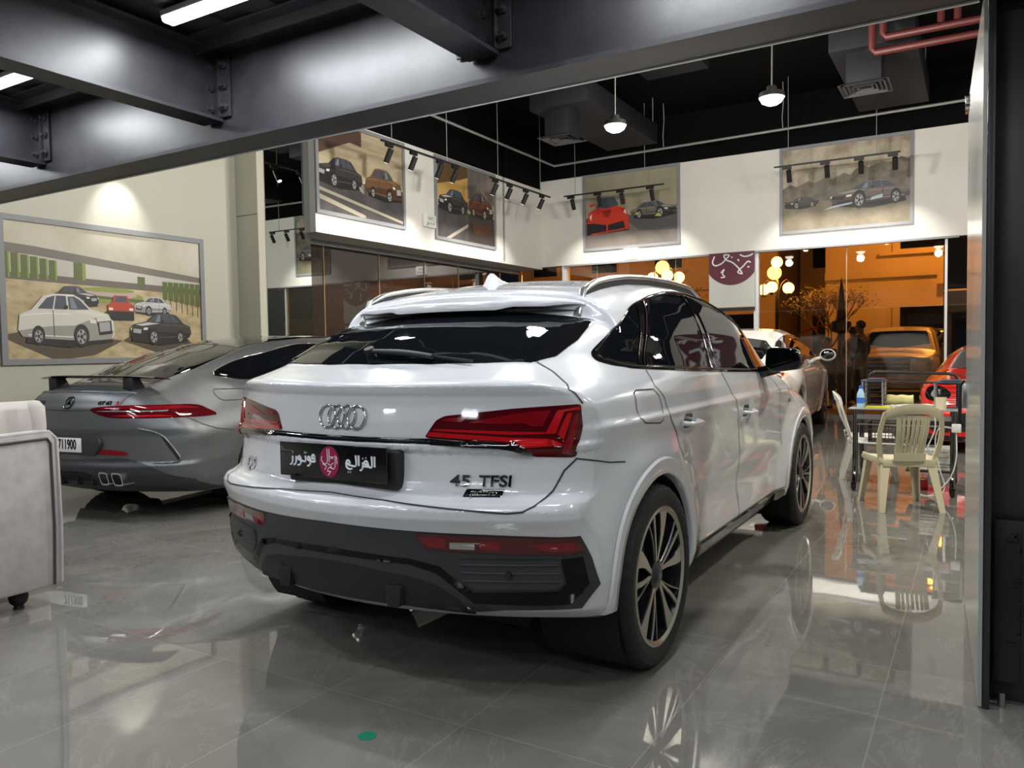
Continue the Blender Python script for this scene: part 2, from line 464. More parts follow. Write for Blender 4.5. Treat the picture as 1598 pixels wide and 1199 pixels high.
SCRIPT_NAME = [
    [(5.9, 1.9), (5.9, 0)], [(5.2, 1.9), (5.2, 0), (4.2, 0)],                                                                # alif, lam
    [(4.5, 0), (4.0, .9), (3.5, .9), (3.4, .5), (3.9, .3), (4.3, .0), (3.0, 0)], [(3.75, 1.55), (3.8, 1.55)],                 # ghain
    [(3.0, .75), (3.0, -.1), (2.7, -.65), (2.3, -.8)], [(3.0, 1.4), (3.05, 1.4)],                                            # zain
    [(2.0, 1.9), (2.0, 0)], [(1.25, 1.9), (1.25, 0), (-.4, 0)],                                                              # alif, lam
    [(-.4, 0), (-.3, .55), (-.75, .9), (-1.1, .6), (-.8, .2), (-.4, 0)], [(-1.1, .6), (-1.2, .1), (-1.0, -.45), (-.3, -.7), (.3, -.55)],  # yeh
    [(-.75, -1.25), (-.7, -1.25)], [(-.2, -1.25), (-.15, -1.25)]]
SCRIPT_EMBLEM = [
    [(-.55, .35), (-.6, .1), (-.35, -.15), (-.1, .05), (-.12, .85)], [(.06, .85), (.06, .0)],
    [(.55, .45), (.52, -.3), (.3, -.42), (.18, -.2), (.4, -.05)], [(.66, .4), (.7, -.1)],
    [(.3, -.42), (.05, -.35), (-.1, -.6), (.15, -.62), (-.05, -.85)], [(-.5, -.15), (-.2, -.3), (-.35, -.5)], [(.12, .33), (.42, .33)], [(.2, .24), (.36, .24)], [(-.05, -.12), (.1, -.2)]]
M['white_letter'] = mat('white_lettering', (.82, .86, .9), .5)
M['crimson'] = mat('crimson_print', (.30, .012, .06), .4)
def arabic_plate(plate, cx, y, cz):
    at = lambda u, v: (cx + u, y, cz + v)
    k = .0185
    strokes('plate_lettering', [[(u * k + -.181, v * k * 1.1 - .004) for u, v in l] for l in SCRIPT_MOTORS], M['white_letter'], plate, at, .0038)
    strokes('plate_lettering', [[(u * k + .098, v * k * 1.05 - .006) for u, v in l] for l in SCRIPT_NAME], M['white_letter'], plate, at, .0038)
    g = G(); g.prism([(cx - .006 + .048 * math.cos(a), cz + .056 * math.sin(a)) for a in [2 * PI * i / 40 for i in range(40)]], y - .0012, y + .002, 'xz'); e = g.build('plate_emblem', M['crimson'], plate)
    strokes('emblem_lettering', [[(u * .058 - .008, v * .056) for u, v in l] for l in SCRIPT_EMBLEM], M['white_letter'], plate, lambda u, v: (cx + u, y - .0012, cz + v), .0017)
class AudiForm(Form):
    y_rear, y_front, z_low, z_high = -.95, 3.75, .2, 1.62
    WZ = [(.15, .74), (.22, .80), (.27, .845), (.34, .868), (.45, .878), (.56, .880), (.66, .885), (.75, .890), (.85, .897), (.93, .906), (.976, .914), (.984, .913), (.996, .903), (1.06, .893), (1.12, .876), (1.16, .857), (1.19, .843), (1.3, .796), (1.4, .742), (1.5, .672), (1.55, .635), (1.62, .57)]
    TC = [(-1.2, .98), (-.86, 1.105), (-.80, 1.131), (-.775, 1.139), (-.74, 1.150), (-.66, 1.178), (-.606, 1.197), (-.50, 1.249), (-.40, 1.295), (-.28, 1.343), (-.19, 1.375), (-.06, 1.416), (-.048, 1.497), (0, 1.513), (.14, 1.542), (.27, 1.562), (.44, 1.582), (.7, 1.598), (1.0, 1.602), (1.3, 1.588), (1.55, 1.55), (1.8, 1.465), (2.1, 1.29), (2.42, 1.085), (2.55, 1.04), (2.9, 1.00), (3.2, .955), (3.45, .90), (3.6, .84), (3.8, .70)]
    YR = [(.15, -.2), (.28, -.60), (.33, -.76), (.37, -.82), (.45, -.845), (.54, -.855), (.61, -.868), (.655, -.885), (.69, -.903), (.722, -.903), (.742, -.885), (.752, -.845), (.768, -.815), (.80, -.802), (.86, -.792), (.90, -.79), (.906, -.806), (.928, -.808), (.934, -.794), (1.0, -.786), (1.06, -.774), (1.09, -.776), (1.115, -.790), (1.126, -.800), (1.140, -.800), (1.3, -.7)]
    AX = ((0, .355), (2.825, .355)); RA = .402
    def F(s, x, y, z):
        ax = np.abs(x)
        W = ips(z, s.WZ, .008)
        W = W - .11 * sstep(z, 1.06, 1.24) * sstep(y, .5, -.55) - .045 * sstep(y, -.1, -.75) * sstep(z, .5, .9)
        W = W - .03 * sstep(y, 2.9, 3.7) - .10 * sstep(y, 1.5, 2.6) * sstep(z, 1.0, 1.15)
        for (cy, cz) in s.AX:       # swelling around the wheels
            r = np.hypot(y - cy, z - cz)
            W = W + .030 * sstep(r, .66, .46) * sstep(z, 1.0, .8)
        # door bottom scallop
        W = W - .022 * np.exp(-((z - .50) / .10) ** 2) * sstep(y, .55, .8) * sstep(y, 2.3, 2.0)
        k = ip(y, [(-.6, .36), (-.15, .25), (.0, .14)])
        yy = y - k * ax * ax
        crown = ip(yy, [(-.75, -.02), (-.6, .0), (-.06, .10), (-.05, .10), (.4, .10), (2.4, .10), (2.6, .06)])
        T = ips(yy, s.TC, .007) - crown * ax * ax - .06 * np.maximum(ax - .55, 0) * sstep(yy, -.5, -.7)
        top = (z - T) * ip(yy, [(-.6, .90), (-.2, .90), (0, 1), (1.5, .97), (1.7, .87), (2.4, .87), (2.6, 1)])
        side = ax - W
        rk = ip(yy, [(-.75, .10), (-.5, .14), (-.1, .10), (.5, .09), (2, .09), (2.6, .22)])
        f = smax(top, side * ip(z, [(1.1, 1), (1.2, .88)]), rk)
        yr = ips(z, s.YR, .004) + .36 * ax * ax
        f = smax(f, yr - y, ip(z, [(.99, .09), (1.05, .035), (1.3, .035)]))
        yf = 3.72 - .42 * ax ** 2.4 - .5 * np.maximum(z - .75, 0)
        f = smax(f, y - yf, .18)
        zb = ip(y, [(-.85, .325), (-.5, .26), (0, .25), (3.3, .22), (3.7, .28)])
        f = smax(f, zb - z, .05)
        for (cy, cz) in s.AX:
            r = np.hypot(y - cy, z - cz)
            c = np.maximum(r - s.RA, .56 - ax)
            f = np.maximum(f, -c)
        return f
AUDI = AudiForm()
def tyre_geo(R, w, rimR, X, side, y, z, n=120):
    g = G(); h = w / 2
    prof = [(rimR - .012, -h * .86), (rimR + .012, -h * .98), ((rimR + R) / 2, -h * 1.03), (R - .022, -h * .97), (R - .006, -h * .84)]
    for a in (-.5, 0, .5):
        prof += [(R, h * (a - .17)), (R, h * (a - .045)), (R - .009, h * (a - .035)), (R - .009, h * (a + .035)), (R, h * (a + .045)), (R, h * (a + .17))]
    prof += [(R - .006, h * .84), (R - .022, h * .97), ((rimR + R) / 2, h * 1.03), (rimR + .012, h * .98), (rimR - .012, h * .86)]
    P = len(prof)
    def fn(r, hh, k, j): return r - (.005 if (k % 3 == 0 and R - .024 < r) else 0)
    g.lathe([(r, hh * side) for r, hh in prof], n, 'x', (X - side * h, y, z), 0, False, fn)
    return g
def add_wheel(car, X, y, z, R, w, rimR, side, style='audi', turn=0., mats=None):
    """X is the outer face of the tyre; the rim, its spokes and the brake disc move with the tyre"""
    face, dark = mats or (M['rim_face'], M['rim_dark'])
    t = tyre_geo(R, w, rimR, X, side, y, z).build('wheel', M['rubber'], car, 28)
    c = (X, y, z); s = side
    g = G()
    g.lathe([(rimR + .006, -.012 * s), (rimR + .007, -.004 * s), (rimR - .004, -.001 * s), (rimR - .016, -.010 * s)], 64, 'x', c, 0)
    g.lathe([(rimR - .016, -.010 * s), (rimR - .022, -.03 * s), (rimR - .035, -.09 * s), (rimR - .03, -(w - .03) * s)], 64, 'x', c, 1)
    g.build('rim', [face, dark], t, 40)
    k = G(); k.lathe([(.03, -.085 * s), (rimR * .66, -.085 * s), (rimR * .66, -.105 * s), (.03, -.105 * s)], 40, 'x', c, 0); k.build('brake_disc', M['steel'], t)
    hub = G(); hub.lathe([(.001, -.012 * s), (.028, -.012 * s), (.034, -.016 * s), (.062, -.024 * s), (.066, -.06 * s), (.001, -.06 * s)], 32, 'x', c); hub.build('hub_cap', dark, t)
    def blade(th0, th1, w0, w1, depth=.03, r0=.03, r1=None, bend=0., inset=True, wmid=None):
        r1 = r1 or rimR - .012; rows_f = []; n = 9; q = G()
        for i in range(n):
            f = i / (n - 1); r = r0 + (r1 - r0) * f
            th = th0 + (th1 - th0) * f + bend * math.sin(PI * f)
            ww = w0 + (w1 - w0) * (f ** 1.6 if wmid is None else f)
            if wmid is not None: ww = (w0 * (1 - f) ** 2 + wmid * 2 * f * (1 - f) + w1 * f * f)
            x = -.010 - .016 * (1 - f) ** 2
            cx, cz = math.cos(th), math.sin(th)
            def P(o, dx): return (X + (x - dx) * s, y + r * cx - o * cz, z + r * cz + o * cx)
            rows_f.append([P(-ww / 2, depth), P(-ww / 2, .004), P(-ww / 2 + .003, 0), P(ww / 2 - .003, 0), P(ww / 2, .004), P(ww / 2, depth)])
        m = len(rows_f[0])
        V = [p for r in rows_f for p in r]
        for i in range(n - 1):
            for j in range(m - 1):
                q.add([], []); q.f.append((i * m + j, i * m + j + 1, (i + 1) * m + j + 1, (i + 1) * m + j)); q.mi.append(0 if j == 2 else 1)
        q.v = V
        q.build('spoke', [face, dark], t, 30)
    if style == 'audi':
        for i in range(5):
            a = turn + i * 2 * PI / 5
            blade(a - .05, a - .20 * s, .024, .084, .05, bend=-.10 * s, wmid=.016)
            blade(a + .10, a + .20 * s, .018, .024, .045, bend=.05 * s)
            blade(a + .30 * s, a + .44 * s, .010, .010, .04, r0=.06)
    elif style == 'multi':
        for i in range(10):
            a = turn + i * 2 * PI / 10; blade(a, a, .03, .026, .03)
    else:
        for i in range(5):
            a = turn + i * 2 * PI / 5; blade(a - .08, a - .14, .03, .024, .035); blade(a + .08, a + .14, .03, .024, .035)
    return t
def arch_trim(form, car, cy, cz, r0, r1, m, sx, off=.010, a0=-25, a1=205):
    """raised lip that follows the wheel opening"""
    V = []; NN = []; Fc = []; n = 64; rr = [r0, r0 + .006, r0 + (r1 - r0) * .5, r1 - .008, r1]; oo = [off * .4, off, off, off, off * .1]
    for i in range(n + 1):
        a = math.radians(a0 + (a1 - a0) * i / n)
        for r in rr: V.append((cy + r * math.cos(a), cz + r * math.sin(a)))
    V2 = np.array(V); P, N = lift(form, V2, 'side', sx)
    inner = np.hypot(V2[:, 0] - cy, V2[:, 1] - cz) < form.RA + .001
    # points over the opening take x from the lip just outside it
    a = np.arctan2(V2[:, 1] - cz, V2[:, 0] - cy); out = np.stack([cy + (form.RA + .012) * np.cos(a), cz + (form.RA + .012) * np.sin(a)], 1)
    Pq, Nq = lift(form, out, 'side', sx)
    P[inner, 0] = Pq[inner, 0]; N[inner] = Nq[inner]
    m5 = len(rr); off5 = np.tile(oo, n + 1)
    Q = P.copy(); Q[:, 0] += off5 * sx
    V = [tuple(p) for p in Q]
    k = len(V)
    for i in range(n + 1): p = Q[i * m5]; V.append((p[0] - .05 * sx, p[1], p[2]))
    for i in range(n):
        Fc += [(i * m5 + j, (i + 1) * m5 + j, (i + 1) * m5 + j + 1, i * m5 + j + 1) for j in range(m5 - 1)]
        Fc.append((k + i, k + i + 1, (i + 1) * m5, i * m5))
    g = G(); g.add(V, Fc); return g.build('wheel_arch_trim', m, car, 50)
def well_liner(car, cy, cz, R, xi, xo, sx):
    g = G(); n = 40
    rows = [[(sx * x, cy + R * math.cos(a), cz + R * math.sin(a)) for a in [math.radians(-40 + 260 * i / n) for i in range(n + 1)]] for x in (xo, xi)]
    rows.append([(sx * xi, cy, cz)] * (n + 1))
    g.grid(rows); return g.build('wheel_well', M['under_black'], car, 40)
def build_audi():
    F = AUDI
    car = thing('suv', 'white coupe-roofed SUV in the middle with four rings on its tailgate and a black plate', 'car', (-1.983, 2.91, 0), math.radians(-.25))
    V, Q, N = F.mesh(.0125)
    raw('body_shell', V, Q, M['white_paint'], car, N)
    W_, B_, GB = M['white_paint'], M['black_plastic'], M['gloss_black']
    sym = lambda r: list(r) + [(-x, z) for x, z in reversed(r) if abs(x) > 1e-6]
    # ---- rear bumper
    clad = [(0, .652), (.357, .644), (.60, .640), (.856, .630), (.877, .551), (.893, .457), (.845, .380), (.62, .374), (.53, .366), (.47, .358), (.42, .362), (.30, .370), (0, .372)]
    patch(F, sym(clad), 'rear', 'bumper_cladding', M['dark_plastic'], car, .005, .03)
    gu = [(0, .556), (.127, .553), (.327, .545), (.427, .525), (.482, .478), (.534, .437), (.788, .445), (.813, .472), (.803, .556), (.858, .560)]
    gl = [(.870, .464), (.818, .398), (.744, .394), (.527, .397), (.474, .452), (.414, .500), (.325, .524), (.110, .530), (0, .531)]
    patch(F, sym(gu + gl), 'rear', 'bumper_blade', M['blade_black'], car, .016, .018, edge=.006)
    dif = [(0, .505), (.092, .503), (.321, .481), (.41, .457), (.486, .402), (.513, .352), (.42, .366), (.30, .374), (0, .376)]
    patch(F, sym(dif), 'rear', 'diffuser', M['black_plastic'], car, .012, .03, edge=.007)
    for sx in (1, -1):
        pan = [(.487, .553), (.800, .555), (.808, .475), (.786, .455), (.538, .450), (.487, .486)]
        p = patch(F, round_poly(pan, .015), 'rear', 'bumper_panel', M['dark_plastic'], car, .010, .03, sx)
        for k in range(3):
            surf_tube(F, [(.50, .535 - .028 * k), (.795 + .004 * k, .537 - .028 * k)], 'rear', 'ridge', M['dark_plastic'], p, .004, .010, .03, sx)
        d = G(); q = F.from_rear([.652 * sx], [.503])[0]; d.cyl((q[0], q[1] - .018, q[2]), (q[0], q[1] + .01, q[2]), .013, 16); d.build('parking_sensor', B_, p)
        r = patch(F, round_poly([(.359, .641), (.60, .638), (.848, .628), (.863, .578), (.831, .573), (.60, .578), (.392, .584)], .012), 'rear', 'rear_reflector', M['lens_red'], car, .009, .02, sx)
        patch(F, [(.475, .614), (.555, .615), (.551, .589), (.471, .590)], 'rear', 'reversing_lamp', M['lens_clear'], r, .011, .02, sx)
        patch(F, [(.375, .630), (.462, .628), (.458, .592), (.40, .594)], 'rear', 'lamp_segment', M['lens_mid'], r, .0105, .02, sx)
        patch(F, [(.57, .622), (.63, .621), (.63, .590), (.57, .590)], 'rear', 'lamp_segment', M['lens_mid'], r, .0105, .02, sx)
        patch(F, [(.76, .616), (.838, .614), (.845, .584), (.76, .585), (.735, .60), (.70, .604)], 'rear', 'lamp_segment', M['lens_mid'], r, .0105, .02, sx)
        # tow cover stubs below the diffuser
        t = G(); q = F.from_rear([.262 * sx], [.43])[0]
        t.prism(round_poly([(.225, .445), (.30, .448), (.288, .372), (.238, .368)], .01), q[1] - .024, q[1] + .05, 'xz')
        t.v = [(v[0] * sx, v[1], v[2]) for v in t.v]; t.cyl((.255 * sx, q[1] - .026, .405), (.255 * sx, q[1] + .0, .405), .007, 10, 1)
        t.build('tow_cover', [B_, M['under_black']], car, bevel=.004)
    # ---- tailgate
    gap = [[(0, .750), (.254, .743), (.489, .727), (.667, .716), (.714, .720), (.745, .738), (.765, .775), (.791, .840), (.823, .879)], [(.625, 1.203), (.698, 1.170), (.776, 1.128), (.816, 1.097), (.838, 1.064)]]
    ribbon(F, gap + [[(-x, z) for x, z in l] for l in gap], 'rear', 'tailgate_gap', M['gap'], car, .006)
    for sx in (1, -1):
        tl = [(.347, .953), (.384, 1.011), (.412, 1.025), (.637, 1.050), (.834, 1.063), (.840, .978), (.822, .884), (.697, .888), (.673, .915), (.631, .930), (.363, .949)]
        t = patch(F, round_poly(tl, .012), 'rear', 'tail_light', M['lens_red'], car, .006, .02, sx, .002)
        S = [(M['lens_bright'], [(.357, .955), (.364, .970), (.535, .960), (.630, .953), (.748, .948), (.793, .926), (.691, .921), (.640, .936), (.516, .945)]),
             (M['lens_bright'], [(.380, .981), (.738, .970), (.767, 1.041), (.830, 1.053), (.832, 1.044), (.788, 1.038), (.766, .965), (.630, .962), (.376, .975)]),
             (M['lens_bright'], [(.797, 1.032), (.811, 1.034), (.790, .944), (.772, .962)]),
             (M['lens_mid'], [(.494, 1.002), (.586, .998), (.674, 1.000), (.692, .989), (.728, .990), (.748, 1.042), (.699, 1.040), (.636, 1.031)]),
             (M['lens_mid'], [(.40, 1.008), (.47, 1.004), (.49, 1.02), (.43, 1.018)]),
             (M['lens_mid'], [(.818, 1.03), (.828, 1.03), (.812, .90), (.79, .905)])]
        for m, pl in S: patch(F, pl, 'rear', 'light_strip', m, t, .0085, .02, sx)
    ribbon(F, [[(.0, .9), (.0, .9001)]], 'rear', 'x', GB, car) if False else None
    patch(F, [(-.74, .928), (-.36, .948), (0, .948), (.36, .948), (.66, .924), (.70, .902), (.60, .918), (.34, .930), (0, .930), (-.34, .930), (-.60, .918), (-.72, .912)], 'rear', 'tailgate_strip', GB, car, .012, .02)
    # number plate: a dark holder with a dealer plate set in front of it
    hy = -.80
    h = G(); h.prism(round_poly([(-.245, .905), (.272, .905), (.272, .772), (-.245, .772)], .01), hy - .012, hy + .03, 'xz'); h.build('plate_holder', M['black_plastic'], car, bevel=.003)
    pl = G(); pl.box((-.012, hy - .032, .856), (.518, .006, .126)); plate = pl.build('number_plate', GB, car, bevel=.002)
    sp = G(); sp.box((.1, hy - .022, .84), (.25, .02, .05)); sp.build('plate_spacer', M['black_plastic'], plate)
    arabic_plate(plate, -.012, hy - .0365, .856)
    # badges
    def on(V2, z0, dep):
        V2 = np.array(V2); p = F.from_rear(V2[:, 0], V2[:, 2]); p[:, 1] += V2[:, 1]; return p
    for i in range(4):
        g = G(); cx = -.0705 + .047 * i
        rows = []
        for k in range(48):
            a = 2 * PI * k / 48; row = []
            for j in range(10):
                b = 2 * PI * j / 10; rr = .0405 + .0038 * math.cos(b)
                row.append((cx + rr * math.cos(a), -.006 + .0042 * math.sin(b) - .0015 * (i % 2), 1.017 + rr * math.sin(a)))
            rows.append(row)
        rows.append(rows[0]); g.grid(rows, closed=True); g.v = [tuple(p) for p in on(g.v, 0, 0)]; g.build('ring_badge', M['chrome'], car, 80)
    text_on(F, 'Q5', .062, -.625, .795, 'model_lettering', M['chrome'], car, .007, 1.25, .0012)
    text_on(F, '45', .052, .477, .806, 'model_lettering', M['chrome'], car, .007, 1.35, .001)
    text_on(F, 'TFSI', .052, .590, .806, 'model_lettering', M['chrome'], car, .007, 1.15, .001)
    q = patch(F, [(.50, .780), (.618, .780), (.618, .757), (.50, .757)], 'rear', 'drive_badge', GB, car, .004, .02)
    text_on(F, 'quattro', .026, .559, .771, 'badge_lettering', M['chrome'], q, .010, 1.1, .0005)
    # ---- rear window, spoiler, wiper
    rw = [(-.61, -.464), (-.45, -.525), (-.25, -.578), (0, -.600), (.25, -.578), (.45, -.525), (.61, -.464), (.640, -.36), (.640, -.20), (.606, -.035), (.45, -.045), (.2, -.072), (0, -.078), (-.2, -.072), (-.45, -.045), (-.606, -.035), (-.640, -.20), (-.640, -.36)]
    g_ = patch(F, rw, 'top', 'rear_window', M['car_glass'], car, .004, .03)
    st = []; TOP = lambda x, yy: float(ips(np.array([max(yy, .0) - .25 * 0]), F.TC, .007)[0]) + (min(yy, 0.) * .31)
    def roofz(x, y):
        yy = y - .25 * x * x
        return float(np.interp(abs(x), zx, zz0)) + (yy - .09) * .33
    zx = np.linspace(0, .64, 33); zz0 = F.from_top(zx, .09 + .25 * zx * zx)[:, 2]
    n = 48; rows = []
    for i in range(n + 1):
        x = -.604 + 1.208 * i / n; xa = abs(x)
        tail = -.150 + .40 * x * x - (.012 if xa < .26 else .012 * max(0, 1 - (xa - .26) / .05)); th = .032 if xa < .26 else .032 - .010 * min((xa - .26) / .06, 1) - .016 * max(0, (xa - .45) / .15)
        front = .085 + .25 * x * x; row = []
        ys = [front, front * .5 + tail * .5, tail + .02, tail + .004]
        row += [(x, y, roofz(x, y) + .0015) for y in ys]
        row += [(x, tail, roofz(x, tail) - .004), (x, tail + .001, roofz(x, tail) - th)]
        row += [(x, tail + .10, roofz(x, tail) - th - .006), (x, front - .03, roofz(x, front) - .075)]
        rows.append(row)
    g = G(); g.grid(rows, closed=True); g.add(rows[0], [tuple(range(8))]); g.add(rows[-1], [tuple(range(8))[::-1]])
    sp = g.build('roof_spoiler', W_, car, 50)
    g = G()
    rows = [[(x, -.150 + .40 * x * x + .012, roofz(x, -.150 + .40 * x * x) - .0335), (x, .06, roofz(x, .06) - .085)] for x in np.linspace(-.60, .60, 25)]
    rows2 = [[(p[0], p[1], p[2] - .004) for p in r] for r in rows]
    g.grid([[r[0], r[1], q[1], q[0]] for r, q in zip(rows, rows2)], closed=True); g.build('spoiler_underside', M['black_plastic'], sp, 60)
    for sx in (1, -1):   # black blades beside the window
        g = patch(F, [(.617, -.455), (.655, -.36), (.668, -.2), (.650, -.02), (.610, -.035), (.605, -.2), (.606, -.4)], 'top', 'spoiler_blade', GB, car, .012, .025, sx, .006)
    pts = [(-.081, -.531), (0, -.541), (.133, -.550), (.251, -.560)]
    P, N_ = lift(F, densify(pts, .03), 'top'); P = P + N_ * .022
    g = G().tube([tuple(p) for p in P], [.006 + .010 * math.sin(PI * (.12 + .75 * k / len(P))) for k in range(len(P))], 8, flat=.8); w = g.build('rear_wiper', B_, car, 60)
    P, N_ = lift(F, densify([(.20, -.548), (.417, -.548)], .03), 'top'); P = P + N_ * .014
    G().tube([tuple(p) for p in P], .006, 6).build('wiper_blade', B_, w, 60)
    P, N_ = lift(F, np.array([(-.075, -.531), (-.075, -.531)]), 'top'); G().cyl(tuple(P[0]), tuple(P[0] + N_[0] * .035), .02, 16).build('wiper_hub', B_, w)
    # ---- antenna and roof rails
    a = G(); rows = []
    for k, (y, hgt, wd_) in enumerate([(.17, .004, .004), (.19, .016, .016), (.215, .046, .018), (.235, .058, .016), (.26, .054, .014), (.29, .036, .018), (.33, .018, .022), (.375, .006, .016), (.39, .002, .004)]):
        zb = float(ips(np.array([y]), F.TC, .007)[0]) - .004
        rows.append([(-wd_, y, zb), (-wd_ * .8, y, zb + hgt * .5), (-wd_ * .25, y, zb + hgt), (wd_ * .25, y, zb + hgt), (wd_ * .8, y, zb + hgt * .5), (wd_, y, zb)])
    a.grid(rows); a.build('antenna', W_, car, 50)
    for sx in (1, -1):
        ry = np.linspace(-.02, 1.56, 28); X0 = .575
        p = F.from_top(np.full_like(ry, X0), ry)
        lift_ = .028 * np.clip(np.sin(PI * np.clip((ry + .02) / 1.58, 0, 1)) * 3.2, 0, 1) + .004
        rows = []
        for q, l in zip(p, lift_):
            r = []
            for k in range(10):
                b = 2 * PI * k / 10; r.append((sx * (q[0] + .018 * math.cos(b)), q[1], q[2] + l + .013 * math.sin(b)))
            rows.append(r)
        g = G(); g.grid(rows, closed=True); g.add(rows[0], [tuple(range(10))]); g.add(rows[-1], [tuple(range(10))]); rl = g.build('roof_rail', M['alu'], car, 70)
        g = G()
        rows = [[(sx * (q[0] - .012), q[1], q[2] - .004), (sx * (q[0] - .012), q[1], q[2] + l - .006), (sx * (q[0] + .012), q[1], q[2] + l - .006), (sx * (q[0] + .012), q[1], q[2] - .004)] for q, l in zip(p, lift_)]
        g.grid(rows, closed=True); g.build('rail_base', B_, rl, 40)
    # ---- sides
    win = [(-.205, 1.232), (-.215, 1.205), (-.16, 1.186), (-.073, 1.175), (.07, 1.163), (.9, 1.128), (1.90, 1.097), (1.985, 1.10), (1.90, 1.23), (1.80, 1.34), (1.62, 1.44), (1.45, 1.50), (1.30, 1.528), (1.144, 1.537), (.95, 1.533), (.784, 1.521), (.484, 1.482), (.234, 1.423), (.03, 1.335), (-.155, 1.258)]
    for sx in (1, -1):
        w = patch(F, smooth_loop(win, 3), 'side', 'window_trim', GB, car, .003, .035, sx)
        panes = [[(-.145, 1.238), (-.04, 1.292), (.071, 1.347), (.17, 1.392), (.270, 1.424), (.035, 1.184), (-.091, 1.195), (-.165, 1.212)],
                 [(.405, 1.449), (.55, 1.472), (.716, 1.493), (.85, 1.503), (.98, 1.507), (.94, 1.38), (.83, 1.152), (.40, 1.166), (.095, 1.179)],
                 [(1.10, 1.510), (1.28, 1.500), (1.44, 1.473), (1.60, 1.418), (1.72, 1.35), (1.82, 1.25), (1.87, 1.125), (1.4, 1.135), (.965, 1.150)]]
        for q in panes: patch(F, round_poly(q, .02, 3), 'side', 'side_window', M['car_glass'], w, .0055, .035, sx)
        surf_tube(F, [(-.19, 1.222), (-.175, 1.206), (-.09, 1.187), (.05, 1.174), (.9, 1.139), (1.90, 1.108)], 'side', 'chrome_strip', M['dark_chrome'], w, .0045, .004, .03, sx)
        surf_tube(F, smooth_line([(-.185, 1.235), (-.04, 1.302), (.1, 1.37), (.25, 1.43), (.484, 1.474), (.784, 1.512), (1.0, 1.524), (1.2, 1.524), (1.45, 1.49), (1.65, 1.42), (1.8, 1.33)], 5), 'side', 'chrome_strip', M['dark_chrome'], w, .004, .004, .03, sx)
        lines = [[(.07, 1.16), (.05, 1.10), (.112, 1.049), (.135, .968), (.22, .90), (.243, .833), (.30, .77)], [(.97, 1.128), (1.08, 1.01), (1.18, .918), (1.28, .694), (1.34, .335)], [(1.98, 1.09), (2.15, .95), (2.22, .75), (2.28, .62)],
                 [(-.542, .880), (-.40, .852), (-.30, .842)], [(.45, .335), (2.35, .335)]]
        for ln in ([(.283, 1.428), (.20, 1.33), (.045, 1.182)], [(.385, 1.452), (.28, 1.36), (.078, 1.176)], [(1.0, 1.508), (.945, 1.35), (.845, 1.146)], [(1.085, 1.510), (1.03, 1.35), (.95, 1.145)]): surf_tube(F, ln, 'side', 'chrome_strip', M['dark_chrome'], w, .0045, .005, .02, sx)
        fl = [(-.179, 1.080), (-.147, 1.090), (.020, 1.086), (.060, 1.058), (.070, 1.02), (.053, .965), (.019, .954), (-.139, .968), (-.175, .99), (-.187, 1.02)]
        ribbon(F, lines + [fl + [fl[0]]], 'side', 'door_gap', M['gap'], car, .005, sx=sx)
        for y in ((.376, .932), (1.347, .905)):
            P, N_ = lift(F, densify([(y[0] - .10, y[1]), (y[0] + .10, y[1] - .006)], .02), 'side', sx)
            n_ = len(P); hump = np.array([.012 + .028 * min(1, 3 * math.sin(PI * k / (n_ - 1))) for k in range(n_)])
            h = G().tube([tuple(p) for p in P + N_ * hump[:, None]], .014, 8, flat=.75).build('door_handle', M['chrome'] if False else W_, car, 60)
            patch(F, round_poly([(y[0] - .06, y[1] + .035), (y[0] + .05, y[1] + .03), (y[0] + .05, y[1] - .03), (y[0] - .06, y[1] - .03)], .025), 'side', 'handle_recess', M['gap'] if False else M['dark_chrome'], h, .001, .02, sx)
        patch(F, [(.52, .335), (2.32, .325), (2.36, .29), (2.2, .262), (.70, .262), (.50, .29)], 'side', 'sill_trim', GB, car, .014, .04, sx)
        for (cy_, cz_) in F.AX:
            arch_trim(F, car, cy_, cz_, F.RA - .004, F.RA + .066, W_, sx, .011, -10, 183 if cy_ < 1 else 190)
            well_liner(car, cy_, cz_, F.RA - .012, .58, .90, sx)
        patch(F, round_poly([(2.42, .905), (2.50, .902), (2.50, .880), (2.42, .883)], .006), 'side', 'fender_badge', M['dark_chrome'], car, .004, .02, sx)
        # mirror
        m_ = G()
        poly = round_poly([(.0, .075), (.165, .06), (.20, .01), (.19, -.055), (.03, -.075), (-.01, -.04)], .03, 5)
        rows = []
        for y, k in ((1.70, .90), (1.705, .96), (1.72, 1.0), (1.78, 1.0), (1.83, .86), (1.86, .6), (1.875, .25)):
            rows.append([(sx * (.925 + .095 + (u - .095) * k), y, 1.172 + v * k) for u, v in poly])
        m_.grid(rows, closed=True); m_.add(rows[0], [tuple(range(len(poly)))]); m_.add(rows[-1], [tuple(range(len(poly)))])
        mm = m_.build('door_mirror', GB, car, 40)
        g = G(); g.prism([(u * .84 + .016, v * .84) for u, v in poly], 1.695, 1.702, 'xz'); g.v = [(sx * (.925 + v[0]), v[1], 1.172 + v[2]) for v in g.v]; g.build('mirror_glass', M['car_glass'], mm)
        g = G(); g.tube([(sx * .84, 1.80, 1.085), (sx * .90, 1.78, 1.10), (sx * .98, 1.77, 1.12)], [.04, .034, .03], 10); g.build('mirror_foot', GB, mm)
    # ---- wheels
    for (cy_, cz_) in F.AX:
        for s in (1, -1):
            add_wheel(car, .925 * s, cy_, .356, .359, .255, .265, s, 'audi', .35 if cy_ < 1 else .9)
    g = G(); g.box((0, 1.4, .235), (1.1, 3.6, .05)); g.build('underbody', M['under_black'], car)
    return car
